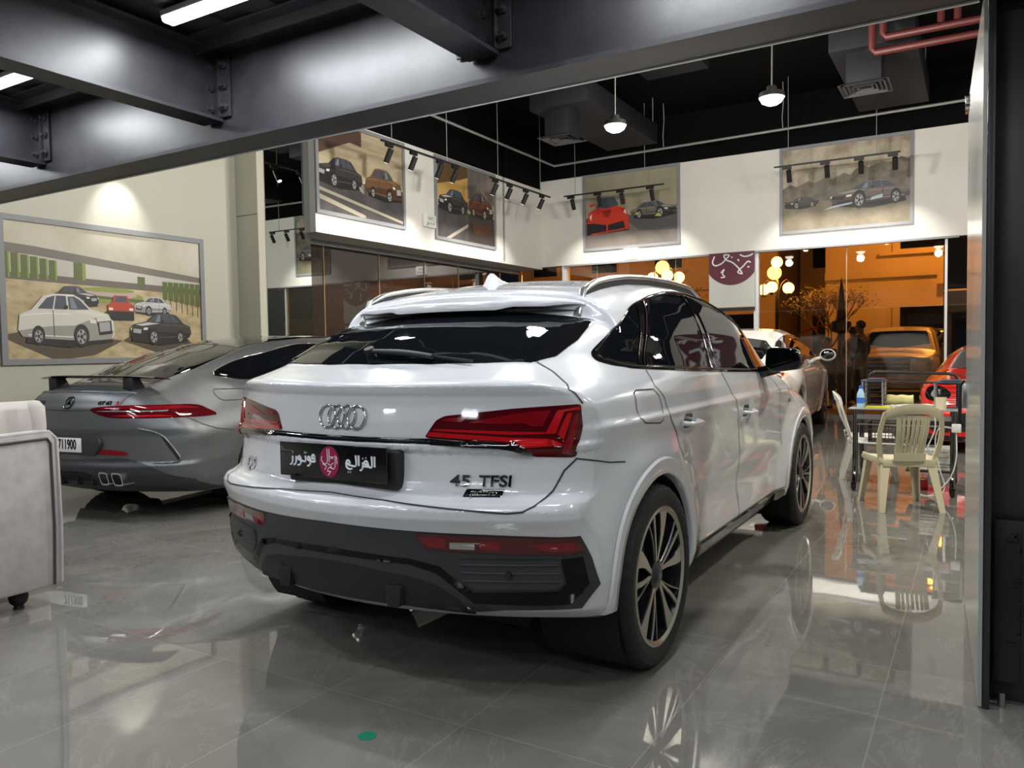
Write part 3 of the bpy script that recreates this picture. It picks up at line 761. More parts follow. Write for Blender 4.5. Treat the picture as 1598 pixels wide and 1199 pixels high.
class CarForm(Form):
    """profiles given as tables; used for the other cars of the hall and the street"""
    def __init__(s, **k):
        s.plan_k = .33; s.crown = .10; s.drop = (.5, .0, 1.4); s.rk = .10; s.corner = .14; s.front_k = .34; s.front_low = .7; s.taper = ((-.9, .06), (.2, 0)); s.green = ((0, 0), (1, 0)); s.kpow = 2.
        for a, b in k.items(): setattr(s, a, b)
    def F(s, x, y, z):
        ax = np.abs(x)
        W = ips(z, s.WZ, .015)
        W = W - ip(y, s.taper) * sstep(z, .2, .6) - ip(y, s.green) * sstep(z, s.belt - .06, s.belt + .12) - .05 * sstep(y, s.y_front - 1.0, s.y_front)
        for (cy, cz) in s.AX:
            r = np.hypot(y - cy, z - cz); W = W + .022 * sstep(r, .70, .44) * sstep(z, s.belt + .05, s.belt - .25)
        yy = y - .25 * ax * ax
        T = ips(yy, s.TC, .012) - s.crown * ax * ax - ip(yy, s.drop_t) * np.maximum(ax - s.drop_x, 0) ** 1.3
        f = smax((z - T) * .93, (ax - W) * ip(z, [(s.belt - .05, 1), (s.belt + .1, .88)]), s.rk)
        f = smax(f, ips(z, s.YR, .006) + s.plan_k * ax ** s.kpow - y, s.corner)
        f = smax(f, y - (s.y_front - s.front_k * ax ** 2.2 - .5 * np.maximum(z - s.front_low, 0)), .16)
        f = smax(f, s.z_low - z, .05)
        for (cy, cz) in s.AX:
            r = np.hypot(y - cy, z - cz); f = np.maximum(f, -np.maximum(r - s.RA, .58 - ax))
        return f
MERC = CarForm(y_rear=-1.24, y_front=3.90, z_low=.19, z_high=1.46, AX=((0, .355), (2.95, .355)), RA=.392, belt=1.0, rk=.10, corner=.16, plan_k=.30,
    WZ=[(.15, .84), (.24, .90), (.32, .93), (.45, .950), (.60, .958), (.72, .962), (.82, .958), (.90, .940), (.96, .912), (1.0, .885), (1.05, .845), (1.15, .775), (1.30, .685), (1.42, .60)],
    TC=[(-1.5, .80), (-1.16, .95), (-1.09, .992), (-1.05, 1.002), (-.9, 1.017), (-.74, 1.055), (-.4, 1.175), (0, 1.278), (.35, 1.355), (.6, 1.395), (1.0, 1.43), (1.4, 1.442), (1.75, 1.425), (2.0, 1.37), (2.75, 1.0), (2.9, .965), (3.4, .88), (3.75, .72), (4, .5)],
    YR=[(.1, -.6), (.22, -.93), (.29, -1.08), (.36, -1.13), (.44, -1.145), (.46, -1.125), (.66, -1.125), (.71, -1.14), (.80, -1.135), (.865, -1.135), (.90, -1.118), (.98, -1.095), (1.04, -1.07), (1.2, -.9)],
    drop_x=.46, drop_t=((-1.2, .55), (-.5, .55), (.3, .25), (.9, .05), (4, .05)), taper=((-1.1, .06), (-.3, 0)), green=((-.9, .24), (.1, .12), (1.0, .0), (2, 0), (2.6, .12)))
COUPE = CarForm(y_rear=-1.22, y_front=4.05, z_low=.22, z_high=1.53, AX=((0, .37), (3.11, .37)), RA=.40, belt=1.04, rk=.12, corner=.2, plan_k=.34,
    WZ=[(.15, .84), (.3, .90), (.5, .93), (.7, .945), (.85, .945), (.95, .93), (1.03, .895), (1.1, .86), (1.2, .80), (1.35, .70), (1.47, .60)],
    TC=[(-1.5, .70), (-1.2, .93), (-1.05, 1.0), (-.8, 1.05), (-.5, 1.09), (-.1, 1.235), (.4, 1.39), (.8, 1.475), (1.3, 1.507), (1.7, 1.48), (2.0, 1.41), (2.65, 1.10), (2.8, 1.07), (3.5, 1.02), (3.9, .95), (4.2, .7)],
    YR=[(.1, -.7), (.25, -1.0), (.4, -1.12), (.6, -1.15), (.85, -1.17), (.95, -1.14), (1.05, -1.05), (1.3, -.9)],
    drop_x=.5, drop_t=((-1.2, .45), (-.4, .45), (.4, .15), (1, .05), (4, .05)), green=((-.9, .20), (.1, .10), (1.0, .0), (2.2, 0), (2.8, .12)))
SPORT = CarForm(y_rear=-.95, y_front=3.72, z_low=.13, z_high=1.30, AX=((0, .345), (2.65, .345)), RA=.38, belt=.86, rk=.13, corner=.2, plan_k=.34, front_k=.42, front_low=.45,
    WZ=[(.1, .88), (.25, .92), (.5, .945), (.68, .95), (.78, .93), (.86, .88), (.95, .80), (1.1, .70), (1.25, .58)],
    TC=[(-1.2, .8), (-.9, .92), (-.5, .95), (0, 1.04), (.5, 1.17), (.9, 1.235), (1.2, 1.245), (1.5, 1.20), (2.1, .96), (2.4, .90), (3.0, .85), (3.45, .73), (3.75, .50)],
    YR=[(.1, -.6), (.3, -.85), (.6, -.9), (.85, -.9), (1.2, -.7)],
    drop_x=.45, drop_t=((-1.2, .2), (1.8, .05), (2.3, -.06), (3.0, -.08), (3.7, 0)), green=((-.9, .2), (.1, .1), (1, 0), (2, .05), (2.6, .1)))
SUV = CarForm(y_rear=-.95, y_front=3.85, z_low=.28, z_high=1.72, AX=((0, .38), (2.85, .38)), RA=.43, belt=1.10, rk=.10, corner=.14, plan_k=.16, front_k=.2, front_low=1.0,
    WZ=[(.2, .84), (.4, .90), (.7, .935), (.95, .94), (1.08, .92), (1.2, .875), (1.5, .76), (1.65, .68), (1.8, .6)],
    TC=[(-1.1, 1.3), (-.85, 1.55), (-.6, 1.66), (0, 1.69), (.8, 1.70), (1.4, 1.67), (1.7, 1.58), (2.35, 1.18), (2.5, 1.13), (3.2, 1.08), (3.6, 1.02), (3.9, .9)],
    YR=[(.2, -.7), (.4, -.88), (.8, -.92), (1.1, -.9), (1.5, -.72), (1.7, -.6)],
    drop_x=.6, drop_t=((-1, .05), (4, .05)))
MERC_POSE = (-6.07, 4.46, math.radians(9)); COUPE_POSE = (-2.83, 10.13, math.radians(3.9))
def strips(form, pls, how, nm, m, parent, off, step=.02, sx=1):
    for q in pls: patch(form, q, how, nm, m, parent, off, step, sx)
def build_fastback():
    F = MERC
    car = thing('fastback_car', 'satin grey fastback car with a raised rear wing, beside the left wall', 'car', (MERC_POSE[0], MERC_POSE[1], 0), MERC_POSE[2])
    V, Q, N = F.mesh(.016); raw('body_shell', V, Q, M['satin_grey'], car, N)
    sym = lambda r: list(r) + [(-x, z) for x, z in reversed(r) if abs(x) > 1e-6]
    low = [(0, .475), (.256, .485), (.43, .495), (.50, .492), (.661, .440), (.760, .385), (.90, .318), (.90, .22), (.70, .225), (.5, .26), (.258, .285), (0, .29)]
    patch(F, sym(low), 'rear', 'rear_diffuser', M['dark_plastic'], car, .008, .03)
    g = G()
    for x in (-.36, -.22, -.08, .08, .22, .36): g.box((x if abs(x) < .3 else x * .6, F.from_rear([x], [.33])[0][1] + .0, .335), (.012, .05, .10))
    g.build('diffuser_fin', M['black_plastic'], car)
    patch(F, sym([(0, .395), (.16, .39), (.22, .37), (.22, .325), (0, .325)]), 'rear', 'diffuser_opening', M['under_black'], car, .011, .03)
    for sx in (1, -1):
        tl = smooth_loop([(.225, .850), (.30, .874), (.54, .884), (.74, .874), (.82, .840), (.890, .783), (.78, .786), (.55, .790), (.36, .800)], 3)
        t = patch(F, tl, 'rear', 'tail_light', M['lens_red'], car, .006, .02, sx, .002)
        strips(F, [[(.30, .866), (.54, .876), (.73, .866), (.80, .842), (.74, .845), (.54, .858), (.36, .856)]], 'rear', 'light_strip', M['lens_mid'], t, .008, .02, sx)
        strips(F, [[(.27, .842), (.36, .846), (.56, .844), (.74, .838), (.74, .830), (.56, .836), (.36, .838)]], 'rear', 'light_strip', M['lens_clear'], t, .009, .02, sx)
        strips(F, [[(.40, .806), (.60, .798), (.80, .793), (.72, .808), (.5, .814)]], 'rear', 'light_strip', M['lens_bright'], t, .008, .02, sx)
        rf = patch(F, smooth_loop([(.268, .550), (.35, .557), (.50, .537), (.494, .517), (.40, .516), (.30, .522)], 3), 'rear', 'rear_reflector', M['lens_mid'], car, .006, .015, sx)
        for x0, x1 in ((.288, .388), (.415, .525)):
            z1, z0 = .392, .296; k = .012
            o = round_poly([(x0, z1), (x1 - .02, z1), (x1 + k, z0 + .01), (x1 - .01, z0), (x0 + .03, z0), (x0 + .0, z1 - .03)], .02, 4)
            y = F.from_rear([.4], [.34])[0][1]
            cx, cz = sum(p[0] for p in o) / len(o), sum(p[1] for p in o) / len(o)
            inn = [(cx + (u - cx) * .80, cz + (v - cz) * .76) for u, v in o]
            g = G(); n_ = len(o); Vv = [(sx * u, y - .05, v) for u, v in o] + [(sx * u, y - .05, v) for u, v in inn] + [(sx * u, y + .06, v) for u, v in o] + [(sx * u, y + .04, v) for u, v in inn]
            Ff = []
            for i in range(n_):
                j = (i + 1) % n_; Ff += [(i, j, n_ + j, n_ + i), (i, 2 * n_ + i, 2 * n_ + j, j), (n_ + i, n_ + j, 3 * n_ + j, 3 * n_ + i)]
            g.add(Vv, Ff); e = g.build('exhaust_tip', M['chrome'], car, 40)
            h = G(); h.prism([(sx * u, v) for u, v in inn], y + .035, y + .04, 'xz'); h.build('exhaust_bore', M['under_black'], e)
        surf_tube(F, smooth_line([(.60, .712), (.70, .690), (.77, .640), (.83, .54), (.852, .470), (.80, .455), (.69, .458)], 5), 'rear', 'bumper_vent', M['satin_grey'], car, .009, .0, .02, sx)
        patch(F, [(.745, .655), (.79, .62), (.84, .53), (.858, .472), (.842, .472), (.815, .53), (.77, .61)], 'rear', 'vent_slot', M['under_black'], car, .006, .02, sx)
    ribbon(F, [[(-.225, .850), (0, .845), (.225, .850)], [(.49, .975), (.46, .93), (.445, .886)], [(-.49, .975), (-.46, .93), (-.445, .886)], [(-.45, .980), (0, .990), (.45, .980)]], 'rear', 'tailgate_gap', M['gap'], car, .006)
    # plate with its digits
    y = F.from_rear([0.], [.58])[0][1]
    pr_ = G(); pr_.prism(round_poly([(-.30, .665), (.30, .665), (.33, .60), (.27, .515), (-.27, .515), (-.33, .60)], .03), y - .004, y + .03, 'xz'); rc = pr_.build('plate_recess', M['dark_plastic'], car, bevel=.003)
    pl = G(); pl.box((-.105, y - .010, .588), (.50, .008, .108)); p = pl.build('number_plate', M['white_plastic'], car, bevel=.002)
    Vt, Ft = text_mesh('711900', .105, .003, 1.0, .0015); raw('plate_lettering', [(v[0] * .60 + .004, y - .0155 - v[2], v[1] + .590) for v in Vt], Ft, M['under_black'], p, smooth=False)
    g = G(); g.tube([(-.16, y - .016, .51), (-.13, y - .016, .500), (-.10, y - .016, .505)], .006, 6); g.build('holder_logo', M['white_plastic'], rc)
    # star and lettering
    z0 = .905; rows = []
    def onr(V): V = np.array(V); q = F.from_rear(V[:, 0], V[:, 2]); q[:, 1] += V[:, 1]; return [tuple(a) for a in q]
    for k in range(40):
        a = 2 * PI * k / 40; rows.append([(.042 * math.cos(a) + .0045 * math.cos(b) * math.cos(a), -.007 + .005 * math.sin(b), z0 + .042 * math.sin(a) + .0045 * math.cos(b) * math.sin(a)) for b in [2 * PI * j / 8 for j in range(8)]])
    rows.append(rows[0]); g = G(); g.grid(rows, closed=True); g.v = onr(g.v)
    for k in range(3):
        a = PI / 2 + k * 2 * PI / 3; c, s_ = math.cos(a), math.sin(a)
        V4 = [(0.041 * c, -.006, z0 + .041 * s_), (.008 * -s_, -.008, z0 + .008 * c), (-.008 * c, -.008, z0 - .008 * s_), (.008 * s_, -.008, z0 - .008 * c)]
        g.add(onr(V4), [(0, 1, 2, 3)])
    g.build('star_badge', M['dark_chrome'], car, 60)
    text_on(F, 'AMG', .034, -.34, .902, 'model_lettering', M['gloss_black'], car, .005, 1.3, .0008)
    text_on(F, 'GT 63', .034, .325, .902, 'model_lettering', M['gloss_black'], car, .005, 1.25, .0008)
    text_on(F, 'S', .034, .425, .900, 'model_lettering', M['lens_bright'], car, .005, 1.3, .0008)
    # wing on two feet
    rows = []
    for i in range(33):
        x = -.60 + 1.20 * i / 32; e = (abs(x) / .60); sw = .10 * e ** 2.2; th = .013 * (1 - .6 * e ** 4); dz = -.018 * e ** 3
        c0, c1 = -.98 + sw, -.80 + sw * 1.1; zz = 1.092 + dz
        rows.append([(x, c0, zz + .010), (x, c0 + .03, zz + .014), (x, (c0 + c1) / 2, zz + .006), (x, c1, zz - .010), (x, c1 - .02, zz - .012), (x, (c0 + c1) / 2, zz - th), (x, c0 + .03, zz - .002)])
    g = G(); g.grid(rows, closed=True); g.add(rows[0], [tuple(range(7))]); g.add(rows[-1], [tuple(range(7))]); wg = g.build('rear_wing', M['gloss_black'], car, 45)
    for sx in (1, -1):
        g = G(); zt = F.from_top([.395 * sx], [-.86])[0][2]
        g.add([(sx * (.395 + dx), yy, zz) for yy, zz in ((-.93, zt - .02), (-.78, zt - .02), (-.85, 1.086), (-.93, 1.086)) for dx in (-.045, .045)], [(0, 2, 3, 1), (2, 4, 5, 3), (4, 6, 7, 5), (6, 0, 1, 7), (0, 6, 4, 2), (1, 3, 5, 7)])
        g.build('wing_support', M['black_plastic'], wg, bevel=.008)
    # deck lip, rear window, side windows
    surf_tube(F, [(-.50, -.93), (-.3, -1.0), (0, -1.03), (.3, -1.0), (.50, -.93)], 'top', 'deck_lip', M['satin_grey'], car, .012, -.002)
    gw = [(-.42, -.72), (-.2, -.775), (0, -.79), (.2, -.775), (.42, -.72), (.50, -.35), (.47, .05), (.42, .22), (.2, .27), (0, .28), (-.2, .27), (-.42, .22), (-.47, .05), (-.50, -.35)]
    patch(F, gw, 'top', 'rear_window', M['car_glass'], car, .003, .035)
    roof = [(-.42, .26), (0, .32), (.42, .26), (.50, .8), (.54, 1.3), (.52, 1.75), (0, 1.85), (-.52, 1.75), (-.54, 1.3), (-.50, .8)]
    patch(F, roof, 'top', 'roof_panel', M['gloss_black'], car, .003, .05)
    for sx in (1, -1):
        win = smooth_loop([(-.27, 1.085), (-.19, 1.06), (-.02, 1.036), (.6, 1.02), (1.5, 1.0), (2.25, .985), (2.0, 1.12), (1.6, 1.28), (1.2, 1.345), (.8, 1.335), (.42, 1.268), (.07, 1.205), (-.2, 1.125)], 3)
        w = patch(F, win, 'side', 'window_trim', M['gloss_black'], car, .003, .04, sx)
        for q in ([(-.235, 1.088), (-.04, 1.053), (.20, 1.215), (.05, 1.186), (-.17, 1.118)], [(.0, 1.052), (.28, 1.05), (.80, 1.04), (.84, 1.315), (.60, 1.29), (.27, 1.23)], [(.88, 1.04), (1.5, 1.02), (2.1, 1.01), (1.9, 1.13), (1.55, 1.27), (1.2, 1.325), (.92, 1.32)]):
            patch(F, round_poly(q, .02), 'side', 'side_window', M['car_glass'], w, .005, .04, sx)
        surf_tube(F, smooth_line([(-.27, 1.085), (-.2, 1.125), (.07, 1.205), (.42, 1.268), (.8, 1.335), (1.2, 1.345)], 4), 'side', 'chrome_strip', M['chrome'], w, .004, .003, .03, sx)
        fl = round_poly([(-.403, .973), (-.151, .967), (-.185, .90), (-.25, .882), (-.417, .885), (-.43, .93)], .03)
        ribbon(F, [fl + [fl[0]], [(-.02, 1.03), (.02, .9), (.18, .72), (.30, .64)], [(.86, 1.03), (.98, .8), (1.0, .35)], [(-.80, .783), (-.694, .721), (-.579, .680), (-.432, .655)]], 'side', 'door_gap', M['gap'], car, .005, sx=sx)
        for cy_, cz_ in F.AX: well_liner(car, cy_, cz_, F.RA - .01, .6, .92, sx)
        g = G(); g.sphere((sx * 1.02, 1.95, 1.06), .1, 14, 10, 0, (1, .6, .7)); g.tube([(sx * .85, 1.98, 1.0), (sx * .96, 1.96, 1.03)], .025, 8); g.build('door_mirror', M['satin_grey'], car)
    for cy_, cz_ in F.AX:
        for s in (1, -1): add_wheel(car, .945 * s, cy_, .352, .357, .30, .268, s, 'twin', .2, (M['rim_dark'], M['rim_dark']))
    g = G(); g.box((0, 1.4, .20), (1.2, 3.6, .05)); g.build('underbody', M['under_black'], car)
def build_coupe():
    F = COUPE
    car = thing('coupe', 'pearl white coupe parked ahead of the white SUV, before the glazed front', 'car', (COUPE_POSE[0], COUPE_POSE[1], 0), COUPE_POSE[2])
    V, Q, N = F.mesh(.022); raw('body_shell', V, Q, M['pearl_paint'], car, N)
    patch(F, [(-.52, -.35), (0, -.43), (.52, -.35), (.56, .1), (.47, .30), (0, .36), (-.47, .30), (-.56, .1)], 'top', 'rear_window', M['car_glass'], car, .004, .05)
    for sx in (1, -1):
        win = smooth_loop([(-.03, 1.06), (.05, 1.18), (.35, 1.30), (.8, 1.385), (1.3, 1.40), (1.75, 1.35), (2.2, 1.20), (2.45, 1.085), (1.2, 1.065)], 4)
        w = patch(F, win, 'side', 'side_window', M['car_glass'], car, .004, .04, sx)
        surf_tube(F, win[::2], 'side', 'chrome_strip', M['chrome'], w, .006, .003, .05, sx, True)
        ribbon(F, [[(-.9, .985), (0, 1.02), (1.5, 1.0), (3.2, .97)], [(1.05, 1.05), (1.1, .8), (1.05, .4)], [(2.55, 1.04), (2.62, .8), (2.5, .4)]], 'side', 'door_gap', M['gap'], car, .006, sx=sx)
        surf_tube(F, [(.5, .36), (2.6, .34)], 'side', 'sill_strip', M['chrome'], car, .006, .002, .05, sx)
        P, N_ = lift(F, np.array([(2.35, .90), (2.5, .905)]), 'side', sx); G().tube([tuple(p) for p in P + N_ * .03], .012, 8).build('door_handle', M['chrome'], car)
        for cy_, cz_ in F.AX: well_liner(car, cy_, cz_, F.RA - .01, .6, .9, sx)
        g = G(); g.sphere((sx * 1.06, 2.1, 1.11), .115, 16, 10, 0, (1, .55, .8)); g.tube([(sx * .86, 2.15, 1.05), (sx * .99, 2.12, 1.08)], .025, 8); mm = g.build('door_mirror', M['pearl_paint'], car)
        g = G(); g.sphere((sx * 1.06, 2.075, 1.115), .098, 16, 10, 0, (1, .45, .78)); g.build('mirror_glass', M['dark_chrome'], mm)
        patch(F, round_poly([(.55, .93), (.80, .93), (.80, .80), (.55, .80)], .03), 'rear', 'tail_light', M['lens_red'], car, .006, .03, sx)
    for cy_, cz_ in F.AX:
        for s in (1, -1): add_wheel(car, .93 * s, cy_, .365, .37, .27, .27, s, 'multi', .1)
    g = G(); g.box((0, 1.5, .23), (1.2, 3.6, .05)); g.build('underbody', M['under_black'], car)
def build_sport():
    F = SPORT
    car = thing('sports_car', 'red sports car with round headlights behind the plastic chairs and desk', 'car', (.34, 13.75, 0), PI)
    V, Q, N = F.mesh(.022); raw('body_shell', V, Q, M['red_paint'], car, N)
    patch(F, [(-.55, 1.55), (0, 1.50), (.55, 1.55), (.66, 2.15), (0, 2.32), (-.66, 2.15)], 'top', 'windscreen', M['car_glass'], car, .004, .05)
    patch(F, [(-.60, .44), (-.50, .26), (.50, .26), (.60, .44), (.3, .50), (-.3, .50)], 'front', 'grille', M['under_black'], car, .008, .04)
    patch(F, [(-.88, .20), (.88, .20), (.86, .13), (-.86, .13)], 'front', 'front_splitter', M['gloss_black'], car, .02, .05)
    for sx in (1, -1):
        h = patch(F, smooth_loop([(.62, .68), (.74, .755), (.86, .73), (.88, .62), (.78, .58), (.66, .61)], 4), 'front', 'headlight', M['gloss_black'], car, .004, .02, sx)
        P, N_ = lift(F, np.array([(.77, .672), (.77, .672)]), 'front', sx); p, n_ = Vector(P[0]), Vector(N_[0])
        g = G(); g.cyl(p - n_ * .02, p + n_ * .010, .058, 20); g.build('lamp_lens', M['lens_clear'], h)
        patch(F, smooth_loop([(.62, .36), (.80, .40), (.86, .34), (.80, .24), (.64, .24)], 3), 'front', 'air_intake', M['under_black'], car, .006, .03, sx)
        patch(F, round_poly([(3.0, .62), (3.12, .60), (3.12, .575), (3.0, .595)], .01), 'side', 'side_marker', M.setdefault('amber_lens', mat('amber_lens', (.8, .35, .03), .15)), car, .004, .03, sx)
        w = smooth_loop([(.45, .90), (.6, 1.02), (1.0, 1.12), (1.4, 1.10), (1.9, .93), (1.9, .875), (1.0, .88)], 4)
        patch(F, w, 'side', 'side_window', M['car_glass'], car, .004, .04, sx)
        for cy_, cz_ in F.AX: well_liner(car, cy_, cz_, F.RA - .01, .6, .9, sx)
        pass
    for cy_, cz_ in F.AX:
        for s in (1, -1): add_wheel(car, .925 * s, cy_, .342, .347, .26, .25, s, 'twin', .1)
def build_suv(name, label, paint, loc, rz):
    F = SUV
    car = thing(name, label, 'car', loc, rz)
    V, Q, N = F.mesh(.03); raw('body_shell', V, Q, paint, car, N)
    patch(F, [(-.58, 1.75), (0, 1.72), (.58, 1.75), (.70, 2.25), (0, 2.36), (-.70, 2.25)], 'top', 'windscreen', M['car_glass'], car, .005, .06)
    g = patch(F, round_poly([(-.50, .95), (.50, .95), (.46, .62), (-.46, .62)], .05), 'front', 'grille', M['under_black'], car, .008, .05)
    for k in range(3): surf_tube(F, [(-.46, .70 + .085 * k), (.46, .70 + .085 * k)], 'front', 'grille_bar', M['chrome'], g, .012, .012, .05)
    patch(F, round_poly([(-.26, .56), (.26, .56), (.26, .45), (-.26, .45)], .01), 'front', 'number_plate', M['white_plastic'], car, .012, .05)
    for sx in (1, -1):
        patch(F, round_poly([(.58, .95), (.84, .93), (.84, .80), (.60, .78)], .03), 'front', 'headlight', M['lens_clear'], car, .008, .04, sx)
        w = round_poly([(-.55, 1.18), (-.45, 1.48), (.2, 1.55), (1.2, 1.53), (1.6, 1.46), (2.15, 1.18)], .06)
        patch(F, w, 'side', 'side_window', M['car_glass'], car, .004, .05, sx)
        for cy_, cz_ in F.AX: well_liner(car, cy_, cz_, F.RA - .01, .6, .9, sx)
        g = G(); g.box((sx * 1.02, 2.0, 1.2), (.22, .12, .18)); g.build('door_mirror', paint, car, bevel=.03)
    for cy_, cz_ in F.AX:
        for s in (1, -1): add_wheel(car, .92 * s, cy_, .375, .38, .26, .26, s, 'twin', .3)
# ---------------------------------------------------------------- the hall
M['white_wall'] = mat('white_wall_paint', (.74, .72, .68), .55); noise_col(M['white_wall'], 1.2, [(.3, (.70, .68, .64)), (.7, (.77, .75, .71))])
M['cream_wall'] = mat('cream_wall_paint', (.52, .51, .435), .5)
M['black_wall'] = mat('black_ceiling_paint', (.0035, .0035, .004), .8, spec=.08)
M['black_steel'] = mat('black_steel_paint', (.030, .030, .034), .40, 0, 0, .7)
noise_col(M['black_steel'], 6, [(.35, (.018, .018, .021)), (.6, (.027, .027, .031)), (.78, (.05, .05, .058))], 8); bump_noise(M['black_steel'], 9, .12, .004)
M['deck'] = mat('dark_deck', (.020, .020, .023), .5)
M['frame_grey'] = mat('grey_frame', (.24, .25, .27), .45)
M['white_metal'] = mat('white_metal', (.7, .7, .7), .35)
M['conduit'] = mat('galvanised_conduit', (.30, .30, .29), .4, .3)
M['duct'] = mat('grey_duct', (.013, .013, .016), .6, spec=.2)
M['red_pipe'] = mat('red_sprinkler_pipe', (.065, .009, .008), .5)
M['black_metal'] = mat('black_metal', (.012, .012, .013), .4)
M['pane'] = mat('clear_glass', (1, 1, 1), .0, trans=1., ior=1.45)
M['amber_pane'] = mat('amber_glass', (.95, .80, .62), .0, trans=1., ior=1.45)
M['mirror'] = mat('mirror_glass', (.55, .60, .58), .01, 1.)
M['led'] = mat('led_white', (1, 1, 1), .3, emit=(.93, .96, 1.), estr=9.)
M['led_lamp'] = mat('led_lamp', (1, 1, 1), .3, emit=(1., .97, .88), estr=14.)
M['spot_glow'] = mat('spot_lens', (1, 1, 1), .3, emit=(1., .97, .9), estr=4.)
M['white_plastic'] = mat('white_plastic', (.75, .75, .72), .4)
M['exit_green'] = mat('green_print', (.05, .35, .10), .5)
def floor_material():
    m = mat('polished_grey_tile', (.2, .19, .175), .025, 0, 0, .95); b = bsdf(m)
    t = node(m, 'ShaderNodeTexCoord')
    mp = node(m, 'ShaderNodeMapping'); mp.inputs['Rotation'].default_value = (0, 0, PI / 2); mp.inputs['Location'].default_value = (-.248, -.306, 0)
    link(m, t.outputs['Object'], mp.inputs[0])
    br = node(m, 'ShaderNodeTexBrick'); br.offset = 0; br.squash = 1
    for k, v in (('Scale', 1.), ('Brick Width', 1.178), ('Row Height', .592), ('Mortar Size', .0026), ('Mortar Smooth', .1), ('Bias', 0.)): br.inputs[k].default_value = v
    br.inputs['Color1'].default_value = (.44, .44, .44, 1); br.inputs['Color2'].default_value = (.56, .56, .56, 1); br.inputs['Mortar'].default_value = (.5, .5, .5, 1)
    link(m, mp.outputs[0], br.inputs['Vector'])
    # clouded stone with pale veins
    add = node(m, 'ShaderNodeVectorMath', operation='ADD'); sc = node(m, 'ShaderNodeVectorMath', operation='SCALE'); sc.inputs['Scale'].default_value = 31.
    link(m, br.outputs['Color'], sc.inputs[0]); link(m, t.outputs['Object'], add.inputs[0]); link(m, sc.outputs[0], add.inputs[1])
    n1 = node(m, 'ShaderNodeTexNoise'); n1.inputs['Scale'].default_value = 1.6; n1.inputs['Detail'].default_value = 9; n1.inputs['Roughness'].default_value = .62; n1.inputs['Distortion'].default_value = 1.2; link(m, add.outputs[0], n1.inputs['Vector'])
    base = ramp(m, n1.outputs['Fac'], [(.30, (.148, .142, .127)), (.5, (.182, .175, .157)), (.70, (.222, .213, .192))])
    n2 = node(m, 'ShaderNodeTexNoise'); n2.inputs['Scale'].default_value = 1.1; n2.inputs['Detail'].default_value = 7; n2.inputs['Roughness'].default_value = .7; n2.inputs['Distortion'].default_value = 2.0; link(m, add.outputs[0], n2.inputs['Vector'])
    vein = ramp(m, n2.outputs['Fac'], [(.485, (0, 0, 0)), (.5, (1, 1, 1)), (.515, (0, 0, 0))])
    mx = node(m, 'ShaderNodeMix', data_type='RGBA'); mx.inputs['B'].default_value = (.28, .27, .248, 1); link(m, base, mx.inputs['A'])
    k = node(m, 'ShaderNodeMath', operation='MULTIPLY'); k.inputs[1].default_value = .35; link(m, vein, k.inputs[0]); link(m, k.outputs[0], mx.inputs['Factor'])
    mz = node(m, 'ShaderNodeMix', data_type='RGBA'); mz.inputs['B'].default_value = (.25, .242, .222, 1); link(m, mx.outputs['Result'], mz.inputs['A']); link(m, br.outputs['Fac'], mz.inputs['Factor'])
    link(m, mz.outputs['Result'], b.inputs['Base Color'])
    # each tile lies a hair out of level, so reflections waver and break at the joints
    n3 = node(m, 'ShaderNodeTexNoise'); n3.inputs['Scale'].default_value = 1.7; n3.inputs['Detail'].default_value = 2; link(m, t.outputs['Object'], n3.inputs['Vector'])
    bp = node(m, 'ShaderNodeBump'); bp.inputs['Strength'].default_value = .15; bp.inputs['Distance'].default_value = .006; link(m, n3.outputs['Fac'], bp.inputs['Height'])
    bp2 = node(m, 'ShaderNodeBump'); bp2.invert = True; bp2.inputs['Strength'].default_value = .3; bp2.inputs['Distance'].default_value = .001; link(m, br.outputs['Fac'], bp2.inputs['Height']); link(m, bp.outputs[0], bp2.inputs['Normal'])
    link(m, bp2.outputs[0], b.inputs['Normal'])
    return m
def sbox(name, lo, hi, m, parent=None, bevel=0.):
    g = G(); g.box([(a + b) / 2 for a, b in zip(lo, hi)], [b - a for a, b in zip(lo, hi)])
    o = g.build(name, m, parent, bevel=bevel)
    if parent is None: struct(o)
    return o
YB, XL, XP = 15., -8.13, -8.67
FLOOR = floor_material()
sbox('floor', (XP - .2, -7, -.1), (4.2, YB + .1, 0), FLOOR)
sbox('ceiling', (XP - .2, 3.0, 5.8), (4.2, YB + .3, 5.95), M['black_wall'])
# left: picture wall, return, mirror, poster wall over glass
sbox('wall_left', (XP - .15, -7, 0), (XP, 7.32, 4.95), M['cream_wall'])
sbox('wall_left_upper', (XP - .15, 2.9, 4.95), (XP, 7.32, 5.8), M['black_wall'])
g = G(); g.box(((XP - .15 + XL - .12) / 2, 7.38, 2.9), (XL - .12 - XP + .15, .12, 5.8)); g.box(((XP + XL - .12) / 2, 7.317, 3.115), (XL - .14 - XP, .004, .006), 1)
struct(g.build('wall_return', [M['cream_wall'], M['gap']]))
sbox('mirror_backing', (XL - .3, 7.44, 0), (XL - .12, 8.26, 5.8), M['black_wall'])['kind'] = 'structure'
mp_ = sbox('mirror_panel', (XL - .12, 7.44, .02), (XL - .11, 8.26, 5.0), M['mirror'])
g = G(); g.box((XL - .3, 11.63, 3.83), (.6, 6.74, 1.70)); w = g.build('wall_left_poster_band', M['white_wall']); struct(w)
sbox('wall_left_black', (XL - .6, 8.26, 4.68), (XL - .02, YB, 5.8), M['black_wall'])
sbox('trim_1', (XL - .62, 8.26, 2.90), (XL - .52, 14.9, 2.98), M['frame_grey'])
